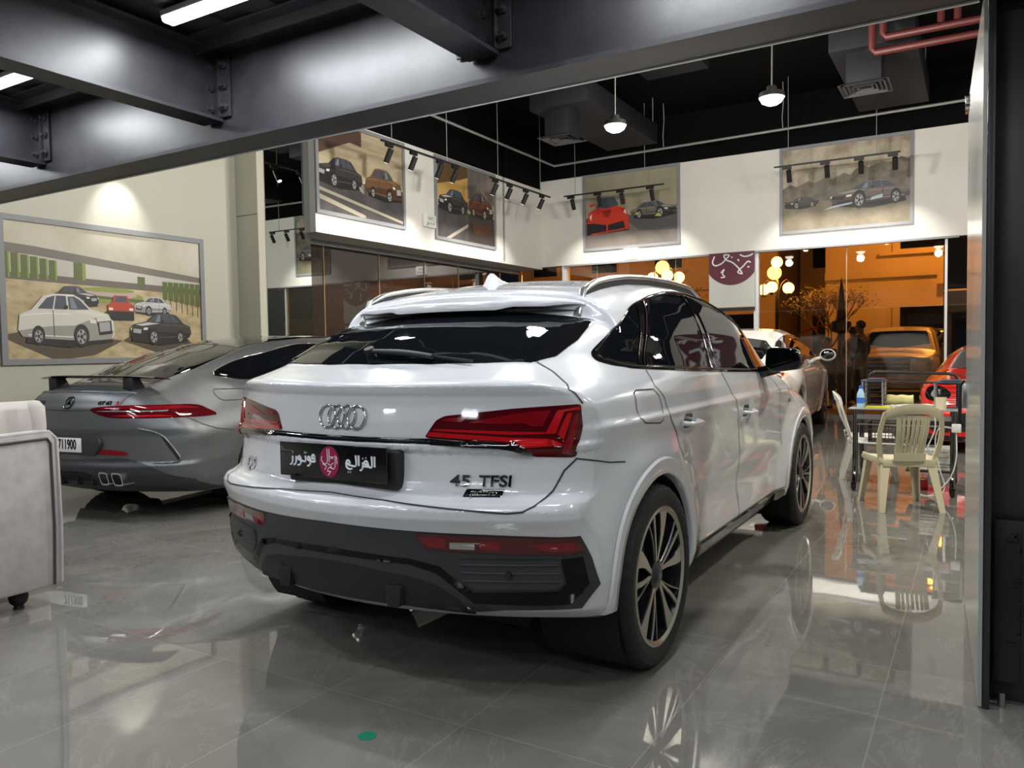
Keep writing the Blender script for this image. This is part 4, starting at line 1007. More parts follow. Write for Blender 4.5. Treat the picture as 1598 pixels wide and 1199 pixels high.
# back: white band over the glazed front
sbox('wall_back', (XL - .75, YB, 3.03), (4.2, YB + .25, 4.855), M['white_wall'])
sbox('wall_back_upper', (XL - .75, YB + .02, 4.855), (4.2, YB + .25, 5.8), M['black_wall'])
sbox('wall_right', (4.1, -7, 0), (4.25, YB, 5.8), M['cream_wall'])
sbox('wall_front', (XP - .2, -7.1, 0), (4.2, -6.95, 5.8), mat('charcoal_wall', (.09, .09, .09), .5))
# glazing on the left below the band
for i, (a, b) in enumerate(((8.27, 8.995), (9.005, 10.30), (10.31, 11.56), (11.57, 12.655), (12.665, 14.2))):
    w = sbox('window_%d' % (i + 1), (XL - .60, a, .02), (XL - .59, b, 2.92), M['smoke'] if 'smoke' in M else mat('smoked_glass', (.5, .44, .40), .0, trans=.0, ior=1.45) if False else M.setdefault('smoke', mat('smoked_glass', (.030, .022, .018), .01, 0, 0, 1.0)))
    f = G(); f.box((XL - .585, b + .002, 1.46), (.018, .014, 2.92)); f.build('glass_edge', M['amber_edge'] if 'amber_edge' in M else M.setdefault('amber_edge', mat('glass_edge', (.30, .20, .12), .2, 0)), w)
# glazed front: panes, one white post, white jamb on the left
for i, (a, b) in enumerate(((-7.55, -6.885), (-6.875, -5.185), (-5.175, -3.66), (-3.55, -2.045), (-2.035, -.51))):
    w = sbox('window_%d' % (i + 6), (a, YB + .10, .02), (b, YB + .112, 3.03), M['amber_pane'])
    if i in (0, 1, 3): g = G(); g.box((b + .005, YB + .105, 1.5), (.014, .02, 3.0)); g.build('glass_edge', M['amber_edge'], w)
sbox('trim_2', (-3.65, YB + .04, 0), (-3.56, YB + .16, 3.03), M['white_metal'])
sbox('trim_3', (-7.66, YB + .02, 0), (-7.56, YB + .2, 3.03), M['white_metal'])
sbox('trim_4', (-.51, YB + .05, 0), (-.47, YB + .16, 3.03), M['white_metal'])
sbox('trim_5', (-7.6, YB - .02, 3.0), (-.3, YB + .06, 3.035), M['frame_grey'])
sbox('window_11', (-.46, YB + .10, .02), (3.9, YB + .112, 3.03), M['pane'])
w = sbox('window_12', (-8.7, YB + .10, .02), (-7.68, YB + .112, 3.03), M['pane'])
# glass fin and its steel clamps in the far left corner
fin = sbox('window_13', (XL - .06, 13.4, 3.02), (XL - .05 + .08, 13.412, 5.4), M['pane'])
# ---------------------------------------------------------------- mezzanine steel over the near end
def ibeam(length, depth, flange, tf=.02, tw=.014):
    g = G()
    for zc in (tf / 2, depth - tf / 2): g.box((0, 0, zc), (length, flange, tf))
    g.box((0, 0, depth / 2), (length, tw, depth - 2 * tf)); return g
g = ibeam(XP * -1 + 4.0, .55, .22, .022); g.M = None
mb = thing('main_beam', 'long black steel beam spanning the hall above the white SUV, bolted beams meeting it', 'beam', (0, 0, 0))
g.v = [(v[0] + (XP + 4.0) / 2, v[1] + 3.04, v[2] + 2.41) for v in g.v]; g.build('beam_profile', M['black_steel'], mb)
tr = G(); tr.box(((XP + .0) / 2, 3.155, 2.413), (-XP - .02, .014, .018)); tr.build('edge_strip', M['white_metal'], mb)
names = {-.12: 'black secondary beam nearest the column', -1.92: 'black secondary beam cut by the top edge of the photo, above the SUV roof', -3.74: 'black secondary beam with six bolts between the two tube lights', -5.54: 'black secondary beam at far left behind the second tube light', -7.34: 'black secondary beam by the picture wall'}
for xb, lb in names.items():
    if xb == -.12: continue
    t = thing('secondary_beam', lb, 'beam')
    g = ibeam(9.6, .40, .16, .018); g.v = [(xb + v[1], -1.78 + v[0], v[2] + 2.555) for v in g.v]; g.build('beam_profile', M['black_steel'], t)
    p = G(); p.box((xb + .07, 3.02, 2.745), (.15, .012, .335)); p.box((xb - .07, 3.02, 2.745), (.15, .012, .335)); p.box((xb + .075, 3.018, 2.745), (.006, .05, .33))
    cp = p.build('connection_plate', M['black_steel'], t, bevel=.002)
    for sx in (-1, 1):
        for zz in (2.63, 2.745, 2.86):
            b = G(); b.cyl((xb + sx * .055 + .06, 3.02, zz), (xb + sx * .055 + .06, 2.995, zz), .022, 6); b.cyl((xb + sx * .055 + .06, 3.0, zz), (xb + sx * .055 + .06, 2.975, zz), .013, 10); b.build('bolt', M['black_steel'], cp, bevel=.002)
dk = G(); dk.box(((XP + 4.1) / 2, -1.98, 3.02), (-XP + 4.1, 10.0, .06))
for k in range(34):
    dk.box((XP + .2 + k * .385, -1.98, 2.985), (.17, 10.0, .03))
dk.build('ceiling_mezzanine', M['deck'])['kind'] = 'structure'
a = G(); a.box(((XP + 4) / 2, 2.86, 2.962), (-XP + 4, .09, .010)); a.box(((XP + 4) / 2, 2.90, 2.93), (-XP + 4, .010, .06)); struct(a.build('trim_6', M['black_steel']))
def tube(name, x, y, label, group=None, ln=.64):
    t = thing('tube_light', label, 'tube light', (x, y, 2.93), 0, group)
    h = G(); h.box((0, 0, .012), (ln, .09, .03)); h.build('housing', M['white_metal'], t, bevel=.004)
    d = G(); d.prism(round_poly([(-.042, 0), (.042, 0), (.034, -.028), (-.034, -.028)], .012), -ln / 2 + .004, ln / 2 - .004, 'yz'); d.build('diffuser', M['led'], t, 50)
    area_light('tube_glow', (0, 0, -.045), ln * .95, TUBE_W * ln / .64, (.93, .96, 1.), size_y=.06, parent=t)
    return t
TUBE_W = 21.
tube('t', -2.90, 2.57, 'lit white tube light at the top of the photo between two black beams', None, 1.2)
tube('t', -5.14, 2.595, 'lit white tube light at the far left edge under the black deck')
for (x, y) in ((-1.0, 2.5), (-7.0, 2.5), (-1.0, .3), (-2.9, .3), (-4.7, .3), (-6.5, .3), (-1.0, -1.9), (-2.9, -1.9), (-4.7, -1.9), (-6.5, -1.9), (1.6, .3), (1.6, -1.9), (1.6, 2.5), (-1., -4.2), (-4.7, -4.2)):
    tube('t', x, y, 'white tube light on the black deck behind the camera', 'tube lights behind the camera')
# right-hand steel column with its embossed panel
co = thing('steel_column', 'tall black steel column at the right edge with a lettered metal panel at its foot', 'column', (0, 0, 0))
g = G(); g.box((.028, 3.20, 1.48), (.022, .26, 2.96)); g.box((.32, 3.19, 1.48), (.60, .012, 2.96)); g.box((.63, 3.20, 1.48), (.022, .26, 2.96)); g.build('column_profile', M['black_steel'], co, bevel=.003)
p = G(); p.box((.33, 3.155, .36), (.56, .02, .56)); p.box((.37, 3.142, .36), (.48, .012, .54))
rr = random.Random(3)
for i in range(190):
    x = .10 + .46 * rr.random(); z = .11 + .50 * rr.random(); p.box((x, 3.135, z), (.008 + .03 * rr.random() ** 2, .006, .004 + .018 * rr.random() ** 2))
pa = p.build('embossed_panel', M['black_metal'], co, bevel=.001)
b = G(); b.cyl((.075, 3.12, .0), (.075, 3.12, .05), .012, 12); b.build('floor_stop', M['alu'], co)
# glass leaf beside the column
gl = thing('glass_door', 'tall glass door leaf, pale reflection put into its colour, standing open, edge-on, beside the black column', 'door', (0, 0, 0))
th = .045; gx = lambda y: .004 - (y - 3.06) * th
g = G(); g.add([(gx(3.06) + dx, 3.06, .012) for dx in (0, .012)] + [(gx(3.06) + dx, 3.06, 2.40) for dx in (0, .012)] + [(gx(4.35) + dx, 4.35, .012) for dx in (0, .012)] + [(gx(4.35) + dx, 4.35, 2.40) for dx in (0, .012)], [(0, 1, 3, 2), (4, 6, 7, 5), (0, 2, 6, 4), (1, 5, 7, 3), (0, 4, 5, 1), (2, 3, 7, 6)])
g.build('glass_leaf', M.setdefault('door_glass', mat('pale_reflection_glass', (.34, .36, .335), .16, spec=.4)), gl)  # pale reflection in the glass is put into the base colour
h = G(); h.tube([(gx(3.6) - .03, 3.6, .92), (gx(3.6) - .045, 3.6, .94), (gx(3.6) - .045, 3.6, 1.08), (gx(3.6) - .03, 3.6, 1.10)], .007, 10); h.build('handle', M['black_metal'], gl)
h = G(); h.box((gx(4.30), 4.30, 1.0), (.03, .06, .12)); h.build('lock', M['alu'], gl, bevel=.004)
h = G(); h.box((gx(4.28), 4.28, 2.36), (.03, .14, .06)); h.build('patch_fitting', M['chrome'], gl, bevel=.004)
# ---------------------------------------------------------------- lamps
def pendant(x, y, z, label, group=None, power=320.):
    t = thing('pendant_lamp', label, 'pendant lamp', (x, y, z), 0, group)
    g = G(); g.lathe([(.001, .10), (.05, .10), (.06, .05), (.13, .03), (.14, -.02), (.135, -.028)], 32); g.build('lamp_body', M['alu'], t, 40)
    g = G(); g.lathe([(.001, -.10), (.06, -.095), (.105, -.07), (.125, -.035), (.13, -.015)], 32); g.build('diffuser', M['led_lamp'], t, 60)
    g = G(); g.tube([(0, 0, .10), (.004, 0, .6), (0, 0, 5.8 - z)], .008, 6); g.build('hanging_rod', M['conduit'], t)
    point_light('pendant_glow', (0, 0, -.22), power * 1.05, (1., .96, .88), .10).parent = t
    return t
pendant(-3.84, 9, 3.99, 'round lit pendant lamp hanging left, before the black upper wall')
pendant(-1.985, 9, 4.0, 'round lit pendant lamp hanging right, nearest the red pipes')
for x, pw in ((-6.9, 22.), (-5.0, 60.), (-3.0, 110.), (-1.0, 210.), (1.2, 300.)): pendant(x, 5.2, 4.0, 'added unseen pendant lamp above the black beam', 'added pendant lamps above the beam', pw)  # unseen lamps added above the beam to light the hall
for x in (1.6,): pendant(x, 9.5, 4.0, 'added unseen pendant lamp behind the column', None, 150.)  # one more added lamp, out of view behind the column
def track(x0, x1, z, spots, axis, other, label, aim, ceil=5.8, power=110.):
    t = thing('track_light', label, 'track light', (0, 0, 0))
    P = (lambda u, v, w: (u, other + v, w)) if axis == 'x' else (lambda u, v, w: (other + v, u, w))
    g = G(); a, b = P(x0, -.016, z - .012), P(x1, .016, z + .012); g.box([(p + q) / 2 for p, q in zip(a, b)], [abs(q - p) for p, q in zip(a, b)]); g.build('rail', M['black_metal'], t)
    for u in (x0 + .12 * (x1 - x0), x0 + .82 * (x1 - x0)):
        g = G(); g.tube([P(u, 0, z), P(u, 0, ceil)], .006, 6); g.build('hanging_wire', M['conduit'], t)
    for i, u in enumerate(spots):
        g = G(); a, b = P(u - .075, -.02, z - .06), P(u + .075, .02, z - .012); g.box([(p + q) / 2 for p, q in zip(a, b)], [abs(q - p) for p, q in zip(a, b)])
        A = Vector(P(u + .03, 0, z - .06)); B = Vector(P(u + .03, 0, z - .10)); g.cyl(A, B, .010, 8)
        d = Vector(P(u + aim[0] * 1.0, aim[1], z - 1.5)) - B; d.normalize(); 
        c = B + d * -.02
        g.cyl(c, c + d * .20, .042, 18); s = g.build('spotlight', M['black_metal'], t, 40)
        e = G(); e.cyl(c + d * .2, c + d * .2025, .034, 16); e.build('lens', M['spot_glow'], s)
        spot_light('spot_beam', c + d * .215, c + d * 2, power, (1., .94, .84), 84, .8, .03, t)
track(-7.08, -5.02, 4.27, (-6.93, -6.36, -5.89, -5.29), 'x', 14., 'black track light of four spots before the red car poster', (0, .75))
track(-3.05, -1.10, 4.31, (-2.84, -2.23, -1.71, -1.21), 'x', 14., 'black track light of four spots before the poster of two dark coupes', (0, .75))
track(8.5, 10.4, 4.17, (8.67, 9.22, 9.87, 10.27), 'y', -7.1, 'black track light of four spots before the left posters, nearer the beam', (.0, -.75))
track(11.3, 13.45, 4.17, (11.47, 11.94, 12.51, 13.12), 'y', -7.1, 'black track light of four spots nearest the far left corner', (.0, -.75))
# picture light above the beam line
t = thing('wall_spotlight', 'small spotlight above the large picture on the left wall', 'spotlight', (-8.15, 5.6, 3.75))
g = G(); g.cyl((0, 0, 0), (-.05, 0, -.16), .045, 18); g.tube([(0, 0, 0), (0, 0, 2.05)], .008, 6); g.build('lamp_body', M['black_metal'], t)
spot_light('picture_beam', (-.06, 0, -.2), (-.75, 0, -1.3), 60, (1., .97, .92), 60, .8, .04, t)
# ---------------------------------------------------------------- overhead services
def conduit(name, pts, r, m, label, cat):
    return tag(G().tube(pts, r, 10).build(name, m), label, cat)
conduit('conduit', [(-7.42, 3.2, 4.96), (-7.42, 14.25, 4.96), (4.0, 14.25, 5.06)], .022, M['conduit'], 'pale metal conduit running below the black ceiling along two walls', 'conduit')
for (x, lb) in ((-5.1, 'thin hanging cable left of the right-hand pendant, long'), (-2.95, 'thin hanging cable beside the right-hand pendant')):
    y = 14.22; tag(G().tube([(x, y, 5.8), (x + .012, y, 5.5), (x - .012, y, 5.2), (x, y, 5.0)], .009, 6).build('hanging_cable', M['conduit']), lb, 'cable')
def duct(x, y, z, label, size=(1.0, .5, .35), long=3.):
    t = thing('air_duct', label, 'air duct', (x, y, z))
    g = G(); g.box((0, 0, .55), (size[0], long, size[2])); g.build('duct_body', M['duct'], t, bevel=.01)
    g = G(); g.box((-.1, -long / 2 + .35, .18), (.42, .42, .42)); g.build('drop_box', M['duct'], t, bevel=.01)
    g = G()
    for k in range(5): s_ = .30 - .05 * k; g.add([(-.1 + a * s_, -long / 2 + .35 + b * s_, -.05 - .010 * (k % 2)) for a, b in ((-1, -1), (1, -1), (1, 1), (-1, 1))] + [(-.1 + a * (s_ - .03), -long / 2 + .35 + b * (s_ - .03), -.03) for a, b in ((-1, -1), (1, -1), (1, 1), (-1, 1))], [(i, (i + 1) % 4, 4 + (i + 1) % 4, 4 + i) for i in range(4)])
    G_ = [G().cyl((a, b, .6), (a, b, 5.8 - z), .008, 6).build('hanger', M['conduit'], t) for a in (-size[0] / 2 + .05, size[0] / 2 - .05) for b in (-long / 2 + .1, long / 2 - .1)]; g.build('diffuser_grille', M.setdefault('grille_grey', mat('grey_grille', (.06, .06, .064), .5)), t)
duct(-5.6, 12.4, 4.62, 'grey air duct with square grille near the far left corner')
duct(-1.2, 12.4, 4.62, 'grey air duct with grille under the red pipes')
duct(-4.1, 10.6, 5.15, 'grey air duct with grille high beside the left pendant')
rp = thing('sprinkler_pipes', 'red sprinkler pipes under the black ceiling at top right', 'pipes', (0, 0, 0))
for k, (dz, dx) in enumerate(((0, 0), (.16, .12))):
    g = G(); y0 = 10.6
    g.tube([(-1.15 + dx, y0, 5.7), (-1.15 + dx, y0, 4.84 + dz), (-1.12 + dx, y0, 4.79 + dz), (4, y0 + .2, 4.84 + dz)], .045, 12); g.build('pipe', M['red_pipe'], rp)
for x in (-.42, -.25):
    g = G(); g.cyl((x, 10.65, 4.95), (x, 10.65, 5.75), .04, 10); g.build('pipe', M['red_pipe'], rp)
# signs
def exit_sign(c, axis, label, lit=False):
    t = thing('exit_sign', label, 'exit sign', c)
    g = G(); d = (.30, .05, .20) if axis == 'x' else (.05, .34, .22); g.box((0, 0, 0), d); g.build('sign_box', M.setdefault('lit_sign', mat('lit_sign_face', (.9, .9, .85), .4, emit=(1., .98, .9), estr=1.6)) if lit else M['white_plastic'], t, bevel=.006)
    for i in range(2):
        V, Fc = text_mesh('EXIT' if i == 0 else 'مخرج'[::-1], .075, .002)
        V = [((v[0], -.027, v[1] + (.03 if i == 0 else -.05)) if axis == 'x' else (.027, v[0], v[1] + (.035 if i == 0 else -.055))) for v in V]
        if i == 0: raw('sign_lettering', V, Fc, M['exit_green'], t, smooth=False)
        else:
            L = [[(.1, .0), (.08, .02), (.06, .0), (.03, 0), (.0, .02), (-.03, 0), (-.05, -.01)], [(-.06, .01), (-.08, -.02)], [(-.1, .02), (-.06, .02), (-.09, -.0), (-.11, -.03), (-.07, -.035)]]
            strokes('sign_lettering', L, M['exit_green'], t, (lambda u, v: (u, -.027, v - .05)) if axis == 'x' else (lambda u, v: (.027, u, v - .055)), .005)
exit_sign((-6.075, YB - .03, 3.17), 'x', 'brightly lit white exit sign under the red car poster', True)
exit_sign((XL + .03, 10.92, 3.48), 'y', 'white and green exit sign between the two left posters')
# hanging banner in the glazed front
t = thing('banner', 'tall pale banner with a maroon disc and white script in the glazed front', 'banner', (-4.04, YB - .034, 0))
M['banner'] = mat('pale_banner', (.52, .54, .50), .5); M['maroon'] = mat('maroon_print', (.10, .012, .03), .45)
g = G(); g.box((0, 0, 2.52), (.86, .03, 1.04)); bp_ = g.build('banner_sheet', M['banner'], t)
pts = [(.55 * math.cos(a), 3.02 + .60 * math.sin(a)) for a in np.linspace(-PI, 0, 40)]
pts = [(max(-.43, min(.43, u)), v) for u, v in pts]
g = G(); g.prism(pts + [(.43, 3.035), (-.43, 3.035)], -.018, -.012, 'xz'); di = g.build('banner_disc', M['maroon'], bp_)
L = [[(-.32, 2.98), (-.36, 2.86), (-.30, 2.80), (-.18, 2.84), (-.10, 2.92), (-.04, 2.98), (-.14, 2.99), (-.10, 2.90), (.02, 2.84), (.14, 2.72), (.20, 2.62), (.12, 2.66), (.22, 2.76), (.30, 2.84), (.36, 2.82)], [(.16, 2.98), (.24, 2.94), (.34, 2.95), (.40, 2.98)], [(-.20, 2.66), (-.14, 2.72), (-.17, 2.64), (-.13, 2.58), (-.20, 2.57)], [(.0, 2.95), (.02, 2.93)], [(.3, 2.74), (.34, 2.74)], [(.12, 2.9), (.14, 2.86)]]
strokes('banner_lettering', L, M['white_letter'], bp_, lambda u, v: (u, -.02, v), .014)
g = G(); g.box((0, .0, 1.96), (.86, .03, .06)); g.build('banner_rail', M['black_metal'], t)

# painted emblem on the white band to the right, seen mirrored in the SUV's windows
t = thing('wall_emblem', 'maroon disc emblem with white script on the white back wall, far right', 'emblem', (1.25, YB - .005, 3.95))
g = G(); g.lathe([(.001, -.012), (.74, -.012), (.74, 0)], 48, 'y'); di = g.build('emblem_disc', M['maroon'], t, 60)
strokes('emblem_lettering', [[(u * .8, v * .75) for u, v in l] for l in SCRIPT_EMBLEM], M['white_letter'], di, lambda u, v: (u, -.014, v), .03)
# ---------------------------------------------------------------- framed prints
def pm(name, col, rough=.45): return M.setdefault('print_' + name, mat('print_' + name, col, rough))
def draw_car(L, x, y, s, flip, body, style='sedan', hood=None, dy=1.):
    """a three-quarter front view as flat print shapes; L collects (material, polygon)"""
    f = -1 if flip else 1
    T = lambda P: [(x + f * (u - .5) * s, y + v * s * dy) for u, v in P]
    H = {'sedan': .43, 'suv': .52, 'sports': .32}[style]; q = H / .43
    ell = lambda cx, cy, rx, ry: [(cx + rx * math.cos(a), cy + ry * math.sin(a)) for a in [2 * PI * i / 20 for i in range(20)]]
    dark, tyre, rim, glassc, lightc = pm('dark', (.02, .02, .022)), pm('tyre', (.03, .03, .03)), pm('rim', (.38, .38, .38)), pm('window', (.07, .08, .11)), pm('lamp', (.75, .75, .7))
    L.append((dark, T([(.08, .02), (.5, -.03), (.97, .03), (.95, .09), (.1, .1)])))
    L.append((body, T([(.01, .15), (.03, .25 * q), (.14, .29 * q), (.26, .41 * q), (.36, H), (.56, H), (.63, .40 * q), (.74, .31 * q), (.93, .27 * q), (.985, .21), (.99, .11), (.95, .06), (.70, .04), (.3, .06), (.05, .08)])))
    col = tuple(bsdf(body).inputs['Base Color'].default_value[:3]); nm = body.name.replace('print_', '')
    lo = pm(nm + '_deep', tuple(c * .5 for c in col)); hi = pm(nm + '_edge', tuple(min(.8, c * 1.7 + .03) for c in col))
    L.append((lo, T([(.015, .14), (.30, .155 * q), (.52, .165 * q), (.80, .17), (.985, .15), (.95, .06), (.70, .04), (.3, .06), (.05, .08)])))
    L.append((lo, T([(.53, .155 * q), (.80, .24 * q), (.81, .10), (.70, .045), (.55, .05)])))
    L.append((hi, T([(.04, .245 * q), (.28, .27 * q), (.52, .265 * q), (.52, .255 * q), (.28, .258 * q), (.04, .235 * q)])))
    L.append((hi, T([(.27, .40 * q), (.36, H * .985), (.56, H * .985), (.62, .395 * q), (.55, H * .96), (.37, H * .96)])))
    L.append((hi, T([(.10, .095), (.55, .075), (.55, .085), (.10, .105)])))
    L.append((pm('dark', (.02, .02, .022)), T([(.345, .29 * q), (.352, .29 * q), (.358, .08), (.35, .08)])))
    L.append((glassc, T([(.20, .30 * q), (.29, .39 * q), (.37, .415 * q), (.48, .415 * q), (.49, .30 * q)])))
    L.append((glassc, T([(.51, .30 * q), (.50, .41 * q), (.565, .415 * q), (.625, .385 * q), (.72, .305 * q)])))
    L.append((body, T([(.345, .30 * q), (.36, .30 * q), (.385, .42 * q), (.372, .42 * q)])))
    L.append((pm('glass_sheen', (.20, .23, .27)), T([(.53, .31 * q), (.52, .40 * q), (.55, .405 * q), (.60, .31 * q)])))
    L.append((dark, T([(.455, .30 * q), (.50, .305 * q), (.50, .335 * q), (.46, .335 * q)])))
    L.append((hood or pm('sheen', (.5, .5, .5)), T([(.53, .285 * q), (.72, .298 * q), (.91, .262 * q), (.80, .245 * q)])))
    L.append((dark, T([(.80, .20 * q), (.955, .215 * q), (.965, .12), (.82, .10)])))
    L.append((rim, T([(.82, .195 * q), (.94, .207 * q), (.945, .15), (.83, .135)])) if style != 'sports' else (dark, T([(.6, .06), (.9, .05), (.9, .09), (.6, .1)])))
    L.append((lightc, T([(.72, .225 * q), (.785, .22 * q), (.79, .185 * q), (.725, .19 * q)])))
    L.append((lightc, T([(.962, .225 * q), (.98, .21 * q), (.982, .18 * q), (.965, .185 * q)])))
    for (cx, r, k) in ((.20, .085, .62), (.63, .105, .66)):
        L.append((dark, T(ell(cx, .095, r * k * 1.18, r * 1.15)))); L.append((tyre, T(ell(cx, .085, r * k, r)))); L.append((rim, T(ell(cx, .085, r * k * .72, r * .72)))); L.append((dark, T(ell(cx, .085, r * k * .22, r * .22))))
        for a in range(5):
            th = a * 2 * PI / 5; c_, s_ = math.cos(th), math.sin(th); rr = r * .66
            L.append((dark, T([(cx + k * rr * math.cos(th + .22), .085 + rr * math.sin(th + .22)), (cx + k * rr * math.cos(th + .85), .085 + rr * math.sin(th + .85)), (cx + k * rr * .35 * math.cos(th + .55), .085 + rr * .35 * math.sin(th + .55))])))
def clip_rect(poly, w, h):
    for ax, lim, sg in ((0, -w, 1), (0, w, -1), (1, -h, 1), (1, h, -1)):
        out = []
        for i in range(len(poly)):
            p, q = poly[i - 1], poly[i]; a = (p[ax] - lim) * sg; b = (q[ax] - lim) * sg
            if (a >= 0) != (b >= 0):
                t = a / (a - b); out.append((p[0] + (q[0] - p[0]) * t, p[1] + (q[1] - p[1]) * t))
            if b >= 0: out.append(q)
        poly = out
        if not poly: return []
    return poly
def poster(label, cx, cz, w, h, at, layers, frame=.055):
    """at(u, d, v): u along the wall, d off the wall, v up"""
    t = thing('framed_print', label, 'framed print', at(cx, 0, cz))
    o = Vector(at(cx, 0, cz)); A = lambda u, d, v: tuple(Vector(at(cx + u, d, cz + v)) - o)
    g = G(); W, Hh = w / 2, h / 2
    for (u0, u1, v0, v1) in ((-W, W, Hh - frame, Hh), (-W, W, -Hh, -Hh + frame), (-W, -W + frame, -Hh + frame, Hh - frame), (W - frame, W, -Hh + frame, Hh - frame)):
        P = [A(u, d, v) for u in (u0, u1) for d in (.0, .035) for v in (v0, v1)]
        g.add(P, [(0, 1, 3, 2), (4, 6, 7, 5), (0, 4, 5, 1), (2, 3, 7, 6), (0, 2, 6, 4), (1, 5, 7, 3)])
    g.build('frame', M['frame_grey'], t)
    iw, ih = W - frame, Hh - frame; mats = []; p = G()
    def idx(m):
        if m not in mats: mats.append(m)
        return mats.index(m)
    k = 0
    for m, poly in layers:
        poly = clip_rect([(u * 1., v * 1.) for u, v in poly], iw, ih)
        if len(poly) < 3: continue
        d = .012 + .00012 * k; k += 1
        tri = delaunay_2d_cdt([Vector(q) for q in poly], [(i, (i + 1) % len(poly)) for i in range(len(poly))], [list(range(len(poly)))], 1, 1e-5)
        V = [A(v.x, d, v.y) for v in tri[0]]; n = Vector(A(0, 1, 0)) - Vector(A(0, 0, 0)); Fc = []
        for f in tri[2]:
            a, b, c = (Vector(V[i]) for i in f[:3]); Fc.append(tuple(f) if (b - a).cross(c - a).dot(n) > 0 else tuple(f)[::-1])
        p.add(V, Fc, idx(m))
    p.build('print', mats, t, fix=False)
    return t
def cloud(name, a, b, c, scale=1.2, stretch=None):
    m = M.setdefault('print_' + name, mat('print_' + name, a, .45))
    if not m.get('done'): noise_col(m, scale, [(.35, a), (.5, b), (.66, c)], 7, stretch=stretch); m['done'] = 1
    return m
def R_(x0, x1, y0, y1): return [(x0, y0), (x1, y0), (x1, y1), (x0, y1)]
leftwall = lambda X: (lambda u, d, v: (X + d, u, v)); backwall = lambda u, d, v: (u, YB - d, v)
def posters():
    sky1 = cloud('sky_pale', (.40, .36, .29), (.52, .48, .39), (.62, .58, .50), .7)
    cob = cloud('cobbles', (.36, .28, .15), (.48, .38, .22), (.60, .50, .31), 9, (1, .5, 1))
    grn, grn2, bld, bld2, roof = pm('hedge', (.10, .13, .03)), pm('hedge_lit', (.24, .30, .06)), pm('building', (.52, .50, .46)), pm('building_dark', (.14, .12, .10)), pm('roofline', (.17, .15, .13))
    sh = pm('shadow_cast', (.10, .075, .05)); wht, blk, sil, red = pm('car_white', (.66, .64, .58)), pm('car_black', (.045, .04, .038)), pm('car_silver', (.55, .56, .57)), pm('car_red', (.46, .05, .025))
    L = [(sky1, R_(-2, 2, .2, 1)), (cob, R_(-2, 2, -1, .2))]
    L += [(roof, [(-2, .56), (-.9, .50), (1.3, .29), (1.3, .22), (-.9, .38), (-2, .40)]), (bld, [(-2, .44), (-.9, .40), (1.3, .21), (1.3, .10), (-2, .12)]), (bld2, [(-2, .22), (1.3, .14), (1.3, .06), (-2, .14)])]
    for k in range(6): L += [(grn, R_(-1.22 + k * .1 - .03, -1.22 + k * .1 + .04, .14, .42 - .012 * k)), (grn2, R_(-1.22 + k * .1 + .04, -1.22 + k * .1 + .06, .14, .42 - .012 * k))]
    L += [(grn, R_(-.47, -.37, .16, .36)), (grn2, R_(-.37, -.33, .16, .35)), (grn, R_(.32, .42, .12, .25))]
    for k in range(7): L += [(grn, R_(.66 + k * .08, .66 + k * .08 + .07, -.02 - .012 * k, .21)), (pm('trunk', (.09, .06, .03)), R_(.69 + k * .08, .70 + k * .08, -.12 - .02 * k, .0))]
    el = lambda x, y, a, b: [(x + a * math.cos(t), y + b * math.sin(t)) for t in np.linspace(0, 2 * PI, 28, endpoint=False)]
    L += [(grn2, el(-.05, -.02, .44, .075)), (pm('flowers', (.50, .36, .33)), el(-.05, .01, .36, .05)), (grn2, el(-.05, .06, .32, .03)), (grn, [(-.5, -.03), (.4, -.08), (.4, -.04), (-.5, 0)])]
    L += [(sh, [(-1.3, -.50), (-.9, -.42), (.1, -.55), (-.25, -.72), (-.7, -.78)]), (sh, [(.1, -.55), (.35, -.40), (.9, -.42), (1.1, -.62), (.62, -.72)]), (sh, [(-.18, -.24), (.0, -.14), (.2, -.24), (.1, -.30)])]
    draw_car(L, -.46, -.16, .56, False, blk); draw_car(L, .52, -.22, .52, True, sil)
    L += [(red, [(-.08, -.24), (-.09, -.12), (-.03, -.09), (.0, .0), (.17, .0), (.2, -.09), (.26, -.12), (.25, -.24)]), (pm('window', (.07, .08, .11)), [(.0, -.08), (.02, -.01), (.15, -.01), (.17, -.08)]), (pm('dark', (.02, .02, .022)), [(-.08, -.30), (-.08, -.19), (.25, -.19), (.25, -.30)]), (pm('lamp', (.75, .75, .7)), R_(-.07, -.02, -.18, -.15)), (pm('lamp', (.75, .75, .7)), R_(.19, .24, -.18, -.15))]
    draw_car(L, -.56, -.60, 1.12, False, wht, 'suv', pm('hood_white', (.72, .70, .64))); draw_car(L, .62, -.58, .88, True, blk, 'sedan', pm('hood_silver', (.58, .58, .58)))
    poster('very large framed print of five parked cars, on the cream left wall', 5.51, 1.958, 2.49, 1.57, leftwall(XP), [(m, [(u * .972, v * .955) for u, v in p]) for m, p in L], .06)
    road, line = cloud('road', (.055, .052, .055), (.075, .07, .072), (.10, .09, .09), 3), pm('road_line', (.40, .36, .28))
    dusk = cloud('sky_dusk', (.33, .27, .17), (.50, .42, .28), (.60, .54, .40), 1.4, (1, .35, 2.2)); brown = pm('cliff', (.10, .06, .045))
    L = [(dusk, R_(-2, 2, -.1, 1)), (road, R_(-2, 2, -1, -.12)), (brown, [(-1.2, .1), (-1.2, 1), (-.02, 1), (-.02, .42), (-.28, .44), (-.95, .16)]), (line, [(-1, -.35), (1, -.62), (1, -.58), (-1, -.30)]), (line, [(-1, -.47), (.05, -.66), (.05, -.60), (-1, -.40)])]
    for k in range(5): L.append((line, [(-.28 + .05 * k, -.12 - .03 * k), (.02, -.16 - .03 * k), (.02, -.145 - .03 * k), (-.24 + .05 * k, -.105 - .03 * k)]))
